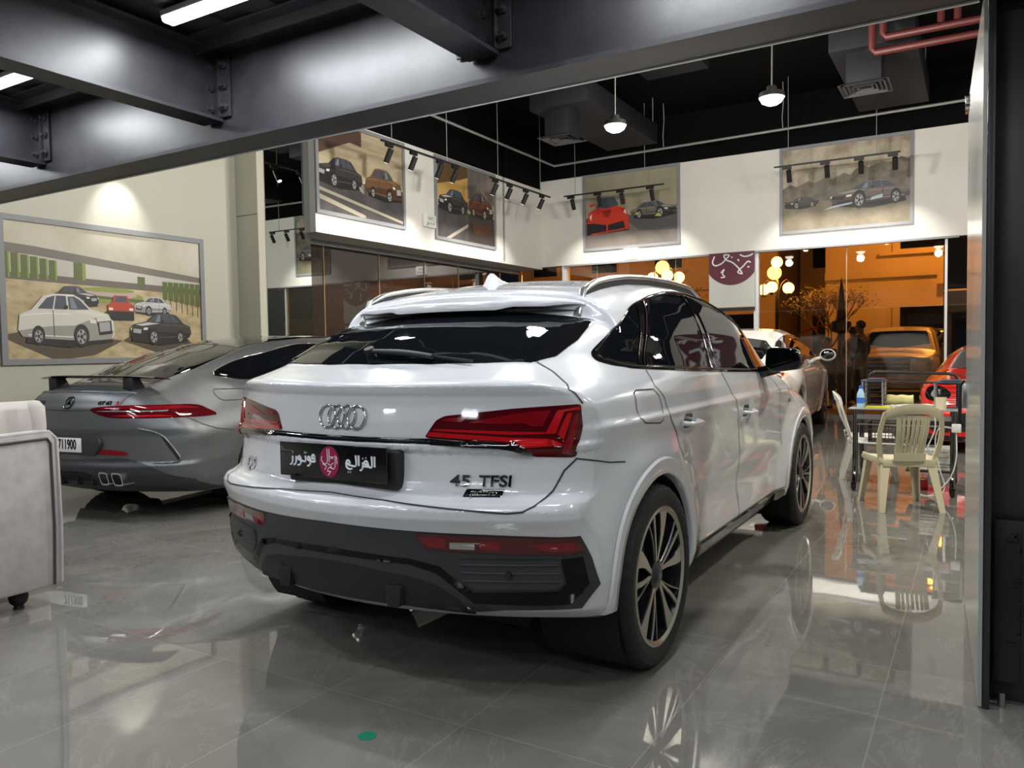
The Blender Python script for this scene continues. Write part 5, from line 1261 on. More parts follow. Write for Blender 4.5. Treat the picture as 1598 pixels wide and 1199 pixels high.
    draw_car(L, -.50, -.26, 1.0, True, blk, 'sedan', pm('hood_black', (.08, .075, .075))); draw_car(L, .50, -.30, .92, False, pm('car_copper', (.16, .08, .038)), 'suv', pm('hood_copper', (.24, .14, .08)))
    poster('framed print of a black saloon and a copper off-roader, left of the small exit sign', 9.27, 3.95, 2.02, 1.40, leftwall(XL), L)
    amber = cloud('sky_amber', (.42, .24, .06), (.55, .34, .11), (.60, .42, .18), 1.2, (1, .4, 2)); storm = cloud('sky_storm', (.10, .085, .09), (.16, .14, .13), (.27, .23, .19), 1.5)
    L = [(amber, R_(-2, .04, -.1, 1)), (storm, R_(.04, 2, .05, 1)), (pm('sky_low', (.42, .38, .28)), R_(.04, 2, -.15, .12)), (pm('hill', (.12, .07, .03)), [(-1, .22), (-.2, .42), (.04, .5), (.04, .70), (-1, .70)]), (road, R_(-2, .04, -1, -.12)), (pm('wet_ground', (.055, .045, .04)), R_(.04, 2, -1, -.15)), (line, [(-.7, -.68), (-.6, -.70), (.04, -.40), (.04, -.34)])]
    draw_car(L, -.42, -.20, .96, True, blk, 'sedan', pm('hood_cream', (.5, .47, .38))); draw_car(L, .48, -.18, .88, False, pm('car_rust', (.14, .05, .028)), 'suv', pm('hood_rust', (.2, .08, .04)))
    L += [(pm('reflection_print', (.10, .04, .02)), [(.12, -.30), (.8, -.30), (.75, -.5), (.2, -.5)])]
    poster('framed print of a black car and a rust off-roader, right of the small exit sign', 12.1, 3.93, 1.98, 1.45, leftwall(XL), L)
    khaki = cloud('backdrop_khaki', (.27, .25, .17), (.34, .31, .22), (.39, .36, .27), .8); gnd = cloud('studio_floor', (.12, .10, .095), (.17, .145, .13), (.21, .18, .16), .9)
    L = [(khaki, R_(-2, 2, -.2, 1)), (gnd, R_(-2, 2, -1, -.12)), (pm('studio_wet', (.10, .09, .09)), [(-.2, -.12), (1.2, -.12), (1.2, -.5), (.2, -.45)])]
    draw_car(L, .50, -.22, 1.02, False, pm('car_olive', (.15, .14, .11)), 'sports', pm('hood_olive', (.30, .29, .24)))
    L += [(pm('yellow_print', (.6, .48, .04)), [(.52, -.2), (.58, -.14), (.66, -.2)]), (pm('yellow_print', (.6, .48, .04)), [(.1, -.13), (.14, -.08), (.2, -.13)])]
    rd, rd2 = pm('car_scarlet', (.60, .045, .025)), pm('car_scarlet_dark', (.34, .02, .015))
    L += [(pm('dark', (.02, .02, .022)), [(-.96, -.46), (-.96, -.10), (-.03, -.10), (-.02, -.42)]), (rd, [(-.95, -.22), (-.92, .0), (-.72, .10), (-.30, .10), (-.10, .02), (-.03, -.16), (-.03, -.40), (-.10, -.40), (-.14, -.22), (-.5, -.28), (-.82, -.22)]),
          (pm('window', (.07, .08, .11)), [(-.76, .10), (-.66, .28), (-.34, .28), (-.24, .11), (-.5, .06)]), (rd2, [(-.62, .02), (-.40, .03), (-.44, -.10), (-.5, -.13), (-.58, -.10)]), (rd, [(-.9, .12), (-.8, .13), (-.76, .18), (-.88, .18)]), (rd, [(-.18, .14), (-.1, .16), (-.08, .21), (-.18, .2)]),
          (rd, [(-.52, -.44), (-.49, -.44), (-.48, -.26), (-.52, -.26)]), (rd, [(-.86, -.46), (-.14, -.40), (-.1, -.37), (-.86, -.43)]), (pm('lamp', (.75, .75, .7)), [(-.9, -.08), (-.86, -.16), (-.84, -.02)]), (pm('lamp', (.75, .75, .7)), [(-.14, -.04), (-.08, -.1), (-.1, .02)])]
    poster('framed print of a red supercar beside an olive one, above the bright exit sign', -6.09, 4.07, 2.09, 1.57, backwall, L)
    sep, sep2 = cloud('sky_sepia', (.24, .19, .14), (.42, .36, .27), (.58, .52, .41), 2.2), cloud('forest_sepia', (.11, .09, .065), (.16, .135, .10), (.22, .19, .15), 5); grd = cloud('ground_sepia', (.17, .14, .09), (.22, .185, .125), (.27, .23, .16), 3)
    L = [(sep, R_(-2, 2, 0, 1)), (sep2, [(-2, -.25), (-2, .12)] + [(-1.1 + .1 * k, .02 + .012 * k + .03 * (k % 3) + (.06 if k > 12 else 0)) for k in range(23)] + [(2, .3), (2, -.25)]), (grd, R_(-2, 2, -1, -.24))]
    draw_car(L, -.72, -.33, .62, True, pm('car_umber', (.07, .055, .05)), 'sports', pm('hood_umber', (.13, .11, .10)))
    draw_car(L, .42, -.40, 1.34, True, pm('car_taupe', (.16, .125, .115)), 'sports', pm('hood_taupe', (.33, .28, .25)))
    L += [(pm('pale_blue_print', (.45, .55, .60)), [(-.35, -.41), (.12, -.34), (.14, -.31), (-.2, -.35)]), (pm('pale_blue_print', (.45, .55, .60)), [(.42, -.31), (.62, -.28), (.62, -.22), (.44, -.26)])]
    poster('sepia framed print of two dark coupes, on the white back wall at right', -2.07, 4.065, 2.19, 1.56, backwall, L)
posters()
# ---------------------------------------------------------------- plastic chairs, desk, armchair
M['chair_cream'] = mat('cream_plastic', (.66, .60, .42), .38); M['chair_white'] = mat('white_chair_plastic', (.72, .70, .62), .38)
def plastic_chair(label, loc, rz, m, lh=.40, sc=.93):
    """moulded chair facing +y; seat and legs, back with slats and two loops"""
    t = thing('plastic_chair', label, 'chair', loc, rz)
    S = lambda g: setattr(g, 'v', [(x * sc, y * sc, z * sc) for x, y, z in g.v]) or g
    hw, d0, d1, sh = .215, -.21, .23, .43
    g = G(); rows = []
    for i in range(9):
        f = i / 8; y = d0 + (d1 - d0) * f
        rows.append([(hw * u * (1 + .06 * f), y, sh - .016 * (1 - u * u) + (-.03 * max(0, (f - .85) / .15)) - .02 * (1 - f)) for u in (-1, -.75, -.4, 0, .4, .75, 1)])
    low = [[(x, y, z - .022) for x, y, z in r] for r in rows]
    for r, q in zip(rows, low): pass
    g.grid([r + q[::-1] for r, q in zip(rows, low)], closed=True); g.add(rows[0] + low[0][::-1], [tuple(range(14))]); g.add(rows[-1] + low[-1][::-1], [tuple(range(14))])
    for u in (-1, 1): g.box((u * hw * 1.01, .01, sh - .03), (.014, .42, .055))
    g.box((0, d0 + .004, sh - .045), (.40, .014, .06)); g.box((0, d1 - .004, sh - .055), (.42, .014, .045)); S(g).build('seat', m, t, bevel=.003)
    for sx in (-1, 1):
        for fr in (0, 1):
            g = G(); top = (sx * (hw - .01), d1 - .03 if fr else d0 + .02); bot = (sx * (hw + .03), d1 + .02 if fr else d0 - .075)
            L = []
            for z, k, w in ((sh - .02, 0, .078), (sh * .5, .45, .058), (.0, 1, .044)):
                x = top[0] + (bot[0] - top[0]) * k; y = top[1] + (bot[1] - top[1]) * k; s_ = -1 if fr else 1
                a, b = w, .010
                L.append([(x + sx * .006, y - s_ * .006, z), (x + sx * .006, y + s_ * (a - .006), z), (x - sx * b * .4, y + s_ * (a - .006), z), (x - sx * b * .4, y + s_ * b, z), (x - sx * (a - .006), y + s_ * b, z), (x - sx * (a - .006), y - s_ * .006, z)])
            g.grid(L, closed=True); g.add(L[0], [tuple(range(6))]); g.add(L[-1], [tuple(range(6))]); S(g).build('leg', m, t, 40)
    # back: leaning shell
    lean = lambda z: d0 + .01 - (z - sh) * .24
    def bar(pts, w, th=.016):
        g_ = G(); rows_ = []
        for (x, z), ww in zip(pts, w if hasattr(w, '__len__') else [w] * len(pts)):
            y = lean(z) - .055 * (1 - (x / .26) ** 2) * min(1, max(0, (z - sh) / .3)); rows_.append((x, y, z, ww))
        return rows_, th
    g = G()
    top = []
    for i in range(15):
        u = -1 + 2 * i / 14; x = .225 * u; zt = .875 - .055 * u * u - .02 * abs(u) ** 6; zb = .79 - .07 * abs(u) ** 3
        y = lambda z: lean(z) - .05 * (1 - u * u)
        top.append([(x, y(zt), zt), (x, y(zt) + .018, zt - .004), (x, y(zb) + .018, zb), (x, y(zb), zb)])
    g.grid(top, closed=True); g.add(top[0], [(0, 1, 2, 3)]); g.add(top[-1], [(0, 1, 2, 3)])
    S(g).build('backrest', m, t, bevel=.002)
    for sx in (-1, 1):
        g = G()                                          # outer posts curve in from the shoulders down to the seat corners
        rows = []
        for i in range(10):
            f = i / 9; z = sh - .02 + (.825 - sh) * f; x = sx * (.205 + .03 * math.sin(PI * f) - .0 * f); w = .030 + .012 * (1 - f)
            y = lean(z) - .02 * f + .01
            rows.append([(x - w / 2, y, z), (x + w / 2, y, z), (x + w / 2, y + .016, z), (x - w / 2, y + .016, z)])
        g.grid(rows, closed=True); S(g).build('back_post', m, t, 40)
    g = G()
    for k in range(7):
        u = (k - 3) / 3; rows = []; w = .020 if abs(u) < 1 else .034
        for i in range(9):
            f = i / 8; z = sh - .03 + (.80 - sh) * f; x = u * (.088 + .022 * f); y = lean(z) - .045 * (1 - (x / .225) ** 2) * min(1, f * 1.6) + .004
            rows.append([(x - w / 2, y, z), (x + w / 2, y, z), (x + w / 2, y + .013, z), (x - w / 2, y + .013, z)])
        g.grid(rows, closed=True)
    rows = [[(x, lean(.50) - .03 * (1 - (x / .225) ** 2), .47), (x, lean(.50) - .03 * (1 - (x / .225) ** 2) + .014, .47), (x, lean(.47) - .025 * (1 - (x / .225) ** 2) + .014, .405), (x, lean(.47) - .025 * (1 - (x / .225) ** 2), .405)] for x in np.linspace(-.12, .12, 9)]
    g.grid(rows, closed=True); S(g).build('back_slats', m, t, 40)
    return t
plastic_chair('cream plastic chair with a slatted back turned to the camera, before the desk', (-.525, 6.70, 0), math.radians(24), M['chair_cream'])
plastic_chair('white plastic chair seen from its side, at the left end of the desk', (-.88, 8.06, 0), math.radians(-82), M['chair_white'])
def desk():
    X0, X1, Y0, Y1, Z = -.97, -.13, 7.30, 7.85, .70
    t = thing('desk', 'small glass-topped desk on chrome legs with an upper black rail, behind the cream chair', 'desk', ((X0 + X1) / 2, (Y0 + Y1) / 2, 0)); o = Vector(t.location)
    def put(g, name, m, **k): g.v = [tuple(Vector(v) - o) for v in g.v]; return g.build(name, m, t, **k)
    g = G(); g.box(((X0 + X1) / 2, (Y0 + Y1) / 2, Z), (X1 - X0, Y1 - Y0, .012)); put(g, 'glass_top', M.setdefault('desk_glass', mat('grey_desk_glass', (.34, .35, .34), .05, 0, .5)), bevel=.003)
    for x in (X0 + .05, X1 - .05):
        for y in (Y0 + .06, Y1 - .06):
            g = G(); s_ = -1 if y < (Y0 + Y1) / 2 else 1
            g.tube([(x, y, Z), (x, y, .28), (x, y + s_ * .02, .16), (x, y + s_ * .10, .075), (x, y + s_ * .12, .06)], .022, 10); put(g, 'leg', M['dark_chrome'], angle=60)
            g = G(); g.lathe([(.001, .06), (.022, .055), (.02, .02), (.012, .0), (.001, .0)], 14, 'z', (x, y + s_ * .12, 0)); put(g, 'foot', M['black_metal'])
    g = G(); g.box(((X0 + X1) / 2 - .18, (Y0 + Y1) / 2, .40), (.44, .42, .012)); put(g, 'shelf', M['white_plastic'], bevel=.002)
    g = G(); g.box((X1 - .22, (Y0 + Y1) / 2, .18), (.36, .40, .012)); put(g, 'shelf', M['black_metal'], bevel=.002)
    g = G(); g.box(((X0 + X1) / 2, (Y0 + .05), .63), (X1 - X0 - .1, .012, .04)); g.box(((X0 + X1) / 2, Y0 + .05, .565), (X1 - X0 - .1, .008, .012)); put(g, 'front_rail', M['alu'])
    g = G(); g.tube([(X0 + .10, Y1 - .02, Z), (X0 + .10, Y1, .93), (X0 + .12, Y1, .985), (X0 + .16, Y1, 1.0), (X1 - .10, Y1, .985), (X1 - .05, Y1, .97), (X1 - .03, Y1, .93), (X1 - .03, Y1, Z)], .013, 8); g.tube([(X0 + .10, Y1, .915), (X1 - .04, Y1, .90)], .009, 8); put(g, 'upper_rail', M['black_metal'], angle=60)
desk()
def wire_tray(label, x, y, z, w, d, h):
    t = thing('wire_tray', label, 'tray', (x, y, z))
    g = G()
    for a in (-1, 1):
        for b in (-1, 1): g.cyl((a * w / 2, b * d / 2, 0), (a * w / 2, b * d / 2, h), .008, 8)
    g.build('tray_frame', M['alu'], t)
    g = G()
    for k in range(6):
        zz = .01 + (h - .02) * k / 5; g.tube([(-w / 2, -d / 2, zz), (w / 2, -d / 2, zz), (w / 2, d / 2, zz), (-w / 2, d / 2, zz)], .003, 6, closed=True)
    g.build('wire_mesh', M['black_metal'], t)
    g = G(); g.box((0, 0, h + .006), (w + .03, d + .03, .014)); g.box((.02, -.01, h + .02), (w * .8, d * .8, .012)); g.build('tray_top', M.setdefault('slate', mat('slate_plastic', (.06, .065, .10), .3)), t, bevel=.003)
wire_tray('wire tray stack at the left end of the desk top, behind the bottle', -.80, 7.62, .706, .16, .24, .22)
wire_tray('wire tray stack at the right end of the desk top, behind the pen pot', -.22, 7.62, .706, .20, .24, .21)
b = thing('water_bottle', 'small water bottle with a blue cap and label on the desk', 'bottle', (-.885, 7.42, .706))
g = G(); g.lathe([(.001, 0), (.030, .0), (.033, .01), (.033, .10), (.030, .12), (.016, .155), (.013, .165)], 20); g.build('bottle_body', M.setdefault('bottle_plastic', mat('pale_blue_plastic', (.45, .65, .85), .08, 0, .3)), b, 60)
g = G(); g.lathe([(.0335, .035), (.0335, .085)], 20); g.build('bottle_label', M.setdefault('bottle_label', mat('blue_label', (.05, .18, .60), .4)), b)
g = G(); g.lathe([(.001, .188), (.015, .188), (.016, .165), (.013, .163)], 16); g.build('bottle_cap', M.setdefault('bottle_cap', mat('blue_cap', (.03, .12, .62), .35)), b)
t = thing('cloth_roll', 'folded yellow cloth at the back of the desk', 'cloth', (-.60, 7.72, .706))
g = G(); rows = []
for i in range(9):
    x = -.105 + .21 * i / 8; rows.append([(x, .05 * math.cos(a) * (1 + .05 * math.sin(i * 2)), .05 + .045 * math.sin(a) + .004 * math.sin(i * 1.7)) for a in [2 * PI * j / 14 for j in range(14)]])
g.grid(rows, closed=True); g.add(rows[0], [tuple(range(14))]); g.add(rows[-1], [tuple(range(14))]); g.build('cloth_fold', M.setdefault('yellow_cloth', mat('yellow_cloth', (.66, .60, .26), .85)), t, 50)
t = thing('yellow_folder', 'bright yellow folder lying under papers near the bottle', 'folder', (-.74, 7.40, .706)); g = G(); g.box((0, 0, .006), (.20, .14, .012)); g.build('folder_cover', M.setdefault('folder_yellow', mat('folder_yellow', (.62, .58, .02), .5)), t, bevel=.002)
t = thing('paper_sheets', 'loose white papers across the middle of the desk', 'papers', (-.56, 7.5, .706)); g = G()
for k in range(5): g.box((.05 * k - .08, .02 * (k % 3) - .02, .004 + .005 * k), (.24, .17, .004), R=Matrix.Rotation(.25 * (k - 2), 3, 'Z'))
g.build('sheet', M.setdefault('paper', mat('white_paper', (.78, .76, .70), .7)), t)
t = thing('pen_pot', 'cream pot holding dark pens on the right of the desk', 'pen pot', (-.27, 7.40, .706)); g = G(); g.lathe([(.001, 0), (.040, 0), (.042, .10), (.038, .10), (.036, .01), (.001, .01)], 20); g.build('pot', M.setdefault('pot_cream', mat('cream_pot', (.72, .64, .46), .5)), t)
for k in range(4):
    g = G(); a = k * 1.6; g.cyl((.012 * math.cos(a), .012 * math.sin(a), .012), (.03 * math.cos(a), .03 * math.sin(a), .15 + .01 * k), .006, 8); g.build('pen', M['black_metal'], t)
t = thing('paper_stack', 'tall stack of white papers on the low right shelf of the desk', 'papers', (-.35, 7.575, .186)); g = G(); rr = random.Random(5)
for k in range(16): g.box((rr.uniform(-.008, .008), rr.uniform(-.008, .008), .0055 + .0115 * k), (.29, .26, .0098))
g.build('sheet', M['paper'], t)
t = thing('mesh_basket', 'black mesh basket on the middle shelf of the desk', 'basket', (-.66, 7.52, .406)); g = G()
for k in range(13): g.tube([(-.16 + .0267 * k, -.13, 0), (-.16 + .0267 * k, -.13, .17)], .003, 5)
for k in range(7): g.tube([(-.16, -.13, .01 + .026 * k), (.16, -.13, .01 + .026 * k), (.16, .13, .01 + .026 * k), (-.16, .13, .01 + .026 * k)], .003, 5, closed=True)
for k in range(11): g.tube([(.16, -.13 + .026 * k, 0), (.16, -.13 + .026 * k, .17)], .003, 5); g.tube([(-.16, -.13 + .026 * k, 0), (-.16, -.13 + .026 * k, .17)], .003, 5)
g.box((0, 0, .004), (.32, .26, .006)); g.build('mesh_wall', M['black_metal'], t)
t = thing('power_adapter', 'white plug adapter hanging at the right end of the desk on white cables', 'adapter', (-.155, 7.28, .56)); g = G(); g.box((0, 0, 0), (.07, .05, .07)); g.build('adapter_body', M['white_plastic'], t, bevel=.01)
for i, pts in enumerate(([(0, 0, -.03), (.0, -.02, -.25), (-.05, -.03, -.42), (-.18, -.05, -.552), (-.3, .02, -.553)], [(-.03, 0, 0), (-.12, 0, .0), (-.15, 0, -.12), (-.12, -.02, -.32), (-.08, -.03, -.48), (-.14, -.06, -.552), (-.32, -.05, -.553)], [(-.16, -.02, .15), (-.15, -.03, .0), (-.20, -.03, -.15), (-.2, -.02, -.2)])):
    G().tube(smooth_line(pts, 8), .0055, 6).build('cable', M['white_plastic'], t, 60)
t = thing('red_box', 'small red box on the floor under the desk', 'box', (-.42, 7.62, 0)); g = G(); g.box((0, 0, .04), (.10, .12, .08)); g.build('box_body', M['red_paint'], t, bevel=.004)
# ---------------------------------------------------------------- tufted armchair at the left edge
M['velvet'] = mat('grey_velvet', (.33, .31, .30), .85, sheen=.4); noise_col(M['velvet'], 14, [(.3, (.29, .27, .265)), (.7, (.37, .35, .34))]); M['velvet_pale'] = mat('pale_grey_velvet', (.42, .385, .36), .85, sheen=.4); M['piping'] = mat('dark_piping', (.05, .045, .045), .7)
def armchair():
    t = thing('armchair', 'tufted grey velvet armchair with dark piping at the left edge', 'armchair', (-4.40, 1.75, 0)); o = Vector(t.location)
    x1, y1 = -3.98, 2.20
    def put(g, name, m, par=None, **k): g.v = [tuple(Vector(v) - o) for v in g.v]; return g.build(name, m, par or t, **k)
    g = G(); g.prism(round_poly([(1.05, .11), (y1, .10), (y1 + .012, .40), (y1 + .004, .855), (y1 - .02, .88), (1.05, .85)], .02, 4), x1 - .15, x1, 'yz'); a = put(g, 'arm', M['velvet'], bevel=.012)
    pts = [(x1 + .004, y1 - .035, .11), (x1 + .005, y1 - .026, .40), (x1 + .005, y1 - .03, .82), (x1 + .004, y1 - .045, .845), (x1 + .004, 1.06, .815)]
    put(G().tube(densify(pts, .1), .006, 8), 'piping', M['piping'], a, angle=60)
    put(G().tube([(x1 - .005, y1 - .0, .115), (x1 - .003, y1 + .008, .4), (x1 - .005, y1 + .002, .84), (x1 - .012, y1 - .03, .875), (x1 - .012, y1 - .06, .877), (x1 - .010, 1.06, .848)], .011, 8), 'welt', M['velvet'], a, angle=60)
    # far arm with a rolled top and buttons
    g = G(); rows = []
    for i in range(25):
        y = 1.02 + (2.50 - 1.02) * i / 24; r = []
        prof = [(-4.84, .12), (-4.84, .74), (-4.86, .90), (-4.81, .985), (-4.74, 1.0), (-4.685, .96), (-4.672, .87), (-4.68, .66), (-4.68, .12)]
        for (x, z) in prof:
            tuft = 0
            if x > -4.72 and .2 < z < .97: tuft = -.014 * math.cos((y - 1.42) * 2 * PI / .15) * (1 if z > .8 else .4)
            r.append((x + tuft, y, z))
        rows.append(r)
    g.grid(rows); g.add(rows[-1], [tuple(range(len(rows[-1])))]); g.add(rows[0], [tuple(range(len(rows[0])))[::-1]]); fa = put(g, 'arm', M['velvet_pale'], bevel=.01)
    for k in range(6):
        g = G(); g.sphere((-4.664, 1.42 + .15 * k, .928), .022, 10, 6, 0, (.5, 1, 1)); put(g, 'button', M['velvet'], fa)
    g = G(); g.lathe([(.001, .12), (.045, .12), (.05, .5), (.062, .86), (.058, .96), (.03, .995), (.001, 1.0)], 20, 'z', (-4.725, 2.49, 0)); put(g, 'scroll', M['velvet_pale'], fa, angle=60)
    g = G(); g.box((-4.40, 1.12, .50), (.70, .18, .76)); put(g, 'backrest', M['velvet_pale'], bevel=.05, seg=4)
    g = G(); g.box((-4.40, 1.60, .28), (.56, 1.05, .30)); put(g, 'base', M['velvet'], bevel=.02)
    g = G(); g.box((-4.40, 1.66, .47), (.54, .90, .14)); put(g, 'cushion', M['velvet_pale'], bevel=.04, seg=4)
    for x in (x1 - .12, -4.76):
        for y in (1.15, 2.05):
            g = G(); g.lathe([(.001, .13), (.030, .13), (.024, .105), (.040, .085), (.046, .06), (.038, .032), (.022, .018), (.026, .0), (.001, .0)], 20, 'z', (x, y, 0)); put(g, 'leg', M['black_metal'], angle=60)
armchair()
t = thing('floor_sticker', 'small round green sticker on the floor behind the SUV', 'sticker', (0, 0, 0)); t.location = (-1.70, 1.90, 0)
g = G(); g.lathe([(.001, .0012), (.030, .0012), (.030, .0)], 24); g.build('sticker_disc', M.setdefault('sticker_green', mat('sticker_green', (.01, .22, .12), .4)), t)
# ---------------------------------------------------------------- the lit street beyond the glass
def street():
    fac = mat('plaster_facade', (.55, .45, .33), .8); noise_col(fac, .5, [(.3, (.48, .39, .28)), (.7, (.60, .50, .37))])
    pav = mat('street_paving', (.22, .20, .18), .7); noise_col(pav, 2, [(.3, (.18, .165, .15)), (.7, (.25, .23, .21))])
    g = G(); g.box((-3, 28, -.1), (50, 25.6, .19)); struct(g.build('floor_street', pav))
    def block(label, x0, x1, y, h, m, nw, nf):
        t = thing('building', label, 'building', ((x0 + x1) / 2, y, 0)); w = x1 - x0
        g = G(); g.box((0, 3, h / 2), (w, 6, h)); g.box((0, -.06, h - .25), (w + .1, .3, .3)); g.box((0, -.04, 3.4), (w, .18, .22)); g.build('wall', m, t)
        for i in range(nw):
            for j in range(nf):
                f = G(); x = -w / 2 + w * (i + .5) / nw; z = 1.5 + 3.2 * j if j == 0 else 1.9 + 3.1 * j
                f.box((x, -.01, z), (w / nw * .46, .12, 1.9)); f.box((x, -.07, z - 1.0), (w / nw * .56, .16, .1)); wi = f.build('window', m, t)
                f = G(); f.box((x, -.075, z), (w / nw * .40, .01, 1.75)); f.box((x, -.083, z), (.05, .012, 1.75)); f.box((x, -.083, z + .2), (w / nw * .40, .012, .05)); f.build('pane', M['car_glass'], wi)
    block('lit plaster building across the street, right of the tree', -4.2, 10, 26.5, 9, fac, 2, 2)
    block('dim plaster building across the street, left of the lamp post', -16, -5.9, 27.5, 9, fac, 4, 2)
    block('narrow recessed building between the two street fronts', -5.8, -4.3, 31, 9, fac, 1, 2)
    # arched gateway motif on the right front
    g = G(); rows = []
    for i in range(25):
        a = PI * i / 24; rows.append([(1.05 + 1.9 * math.cos(a) * k, 26.32 - d, 3.0 + 1.9 * math.sin(a) * k) for k, d in ((1, 0), (1, .18), (1.13, .18), (1.13, 0))])
    g.grid(rows, closed=True); tag(g.build('arch_moulding', fac), 'round arch moulding on the lit street front at right', 'arch')
    # street lamp with four globes
    t = thing('street_lamp', 'street lamp with a cluster of four glowing globes beyond the glass', 'street lamp', (-4.72, 22, 0))
    iron = M['black_metal']
    g = G(); g.lathe([(.16, 0), (.16, .3), (.07, .4), (.05, 1.2), (.045, 3.1), (.03, 3.3)], 14); g.build('post', iron, t)
    g = G()
    for a in (0, PI / 2, PI, 3 * PI / 2):
        c, s_ = math.cos(a + .3), math.sin(a + .3); g.tube([(0, 0, 2.55), (.12 * c, .12 * s_, 2.95), (.24 * c, .24 * s_, 3.05), (.36 * c, .36 * s_, 2.95), (.37 * c, .37 * s_, 2.62)], .018, 6)
    g.build('bracket', iron, t, 60)
    glow = mat('globe_glow', (1, .8, .5), .3, emit=(1., .58, .17), estr=9.)
    for i, (x, z) in enumerate(((0, 3.52), (-.36, 2.80), (-.06, 2.83), (.32, 2.80))):
        y = (0, .06, -.34, -.1)[i]; g = G(); g.sphere((x, y, z), .15, 18, 12); gl = g.build('globe', glow, t, 80)
        g = G(); g.cyl((x, y, z - .2), (x, y, z - .13), .06, 10); g.build('globe_collar', iron, gl)
    t2 = dup(t, (-7.3, 20.5, .35), .6, 'street lamp with glowing globes cut by the white band, left of the banner')
    for (x, y, z, p) in ((-4.7, 21.6, 3.2, 260), (-7.3, 20.2, 3.4, 160), (-1.0, 24.0, 5.2, 480), (-10, 22, 5., 360), (4.5, 23.5, 5, 360)):
        point_light('sodium_lamp', (x, y, z), p, (1., .40, .06), .18)
    # tree
    t = thing('street_tree', 'small bare-stemmed tree lit orange beside the street lamp', 'tree', (-3.55, 22.9, 0))
    bark = mat('tree_bark', (.12, .08, .05), .9); leaf = mat('tree_leaf', (.30, .26, .09), .7)
    g = G(); rr = random.Random(11); tips = []
    def branch(p, d, r, n):
        q = p + d; g.tube([p, (p + q) / 2 + Vector((rr.uniform(-.04, .04), rr.uniform(-.04, .04), 0)), q], [r, r * .85, r * .7], 6)
        if n == 0: tips.append(q); return
        for _ in range(3): branch(q, (d.normalized() + Vector((rr.uniform(-.8, .8), rr.uniform(-.8, .8), rr.uniform(-.1, .6)))).normalized() * d.length * .78, r * .62, n - 1)
    branch(Vector((0, 0, 0)), Vector((0, 0, 1.15)), .06, 0); tips.clear()
    for k in range(4): branch(Vector((0, 0, 1.1)), Vector((.30 * math.cos(k * 1.7), .30 * math.sin(k * 1.7), .52)), .03, 3)
    g.build('trunk', bark, t, 60)
    g = G()
    for p in tips:
        for _ in range(6):
            c = p + Vector((rr.gauss(0, .13), rr.gauss(0, .13), rr.gauss(0, .12))); a = Vector((rr.uniform(-1, 1), rr.uniform(-1, 1), rr.uniform(-1, 1))).normalized() * .05; b = a.cross(Vector((rr.uniform(-1, 1), .3, rr.uniform(-1, 1)))).normalized() * .02
            g.add([c - a, c + b, c + a, c - b], [(0, 1, 2, 3)])
    g.build('foliage', leaf, t, fix=False)
    tp = dup(t, (-6.9, 19.0, 0), 2., 'leafy street tree just left of the banner')
    # dark planter post seen against the lit front
    t = thing('bollard', 'dark ornamental bollard standing before the lit street front', 'bollard', (-2.52, 17.9, 0)); g = G(); g.lathe([(.15, 0), (.15, .2), (.08, .3), (.07, 1.5), (.2, 1.55), (.2, 1.75), (.10, 1.8), (.05, 2.4), (.001, 2.7)], 16); g.build('post', iron, t)
    build_suv('suv', 'silver SUV parked outside, facing the glass behind the standing man', M['silver_paint'], (-1.55, 22.4, 0), PI - .05)
    build_suv('suv', 'dark grey SUV parked along the street, side on, behind the silver one', mat('dark_grey_paint', (.06, .065, .06), .25, .3, 1.), (-.45, 24.9, 0), PI / 2)
    red = mat('red_line_paint', (.5, .04, .02), .5)
    tag(G().tube([(-3.5, 18.5, 1.52), (-3.1, 18.5, 1.68), (-2.7, 18.5, 1.72), (-2.3, 18.5, 1.6)], .02, 6).build('red_arch_rail', red), 'thin red curved rail in the street beyond the white coupe', 'rail')
    # pale panel and doorway seen right of the amber glass
    t = thing('shop_wall', 'pale neighbouring shop front with a white band, right of the amber glass', 'shop front', (.6, 17.2, 0)); g = G(); g.box((0, .1, 1.1), (2.4, .2, 2.2)); g.box((0, .05, 2.05), (2.4, .24, .40)); g.box((0, .1, 3.0), (2.4, .2, 1.4), 1); g.build('shop_panel', [mat('shop_grey', (.42, .43, .43), .6), M['duct']], t)
    g = G(); g.box((-.85, -.03, .95), (.42, .06, 1.7)); g.box((-.85, -.06, .95), (.30, .02, 1.5), 1); g.build('shop_door', [M['duct'], M['car_glass']], t)
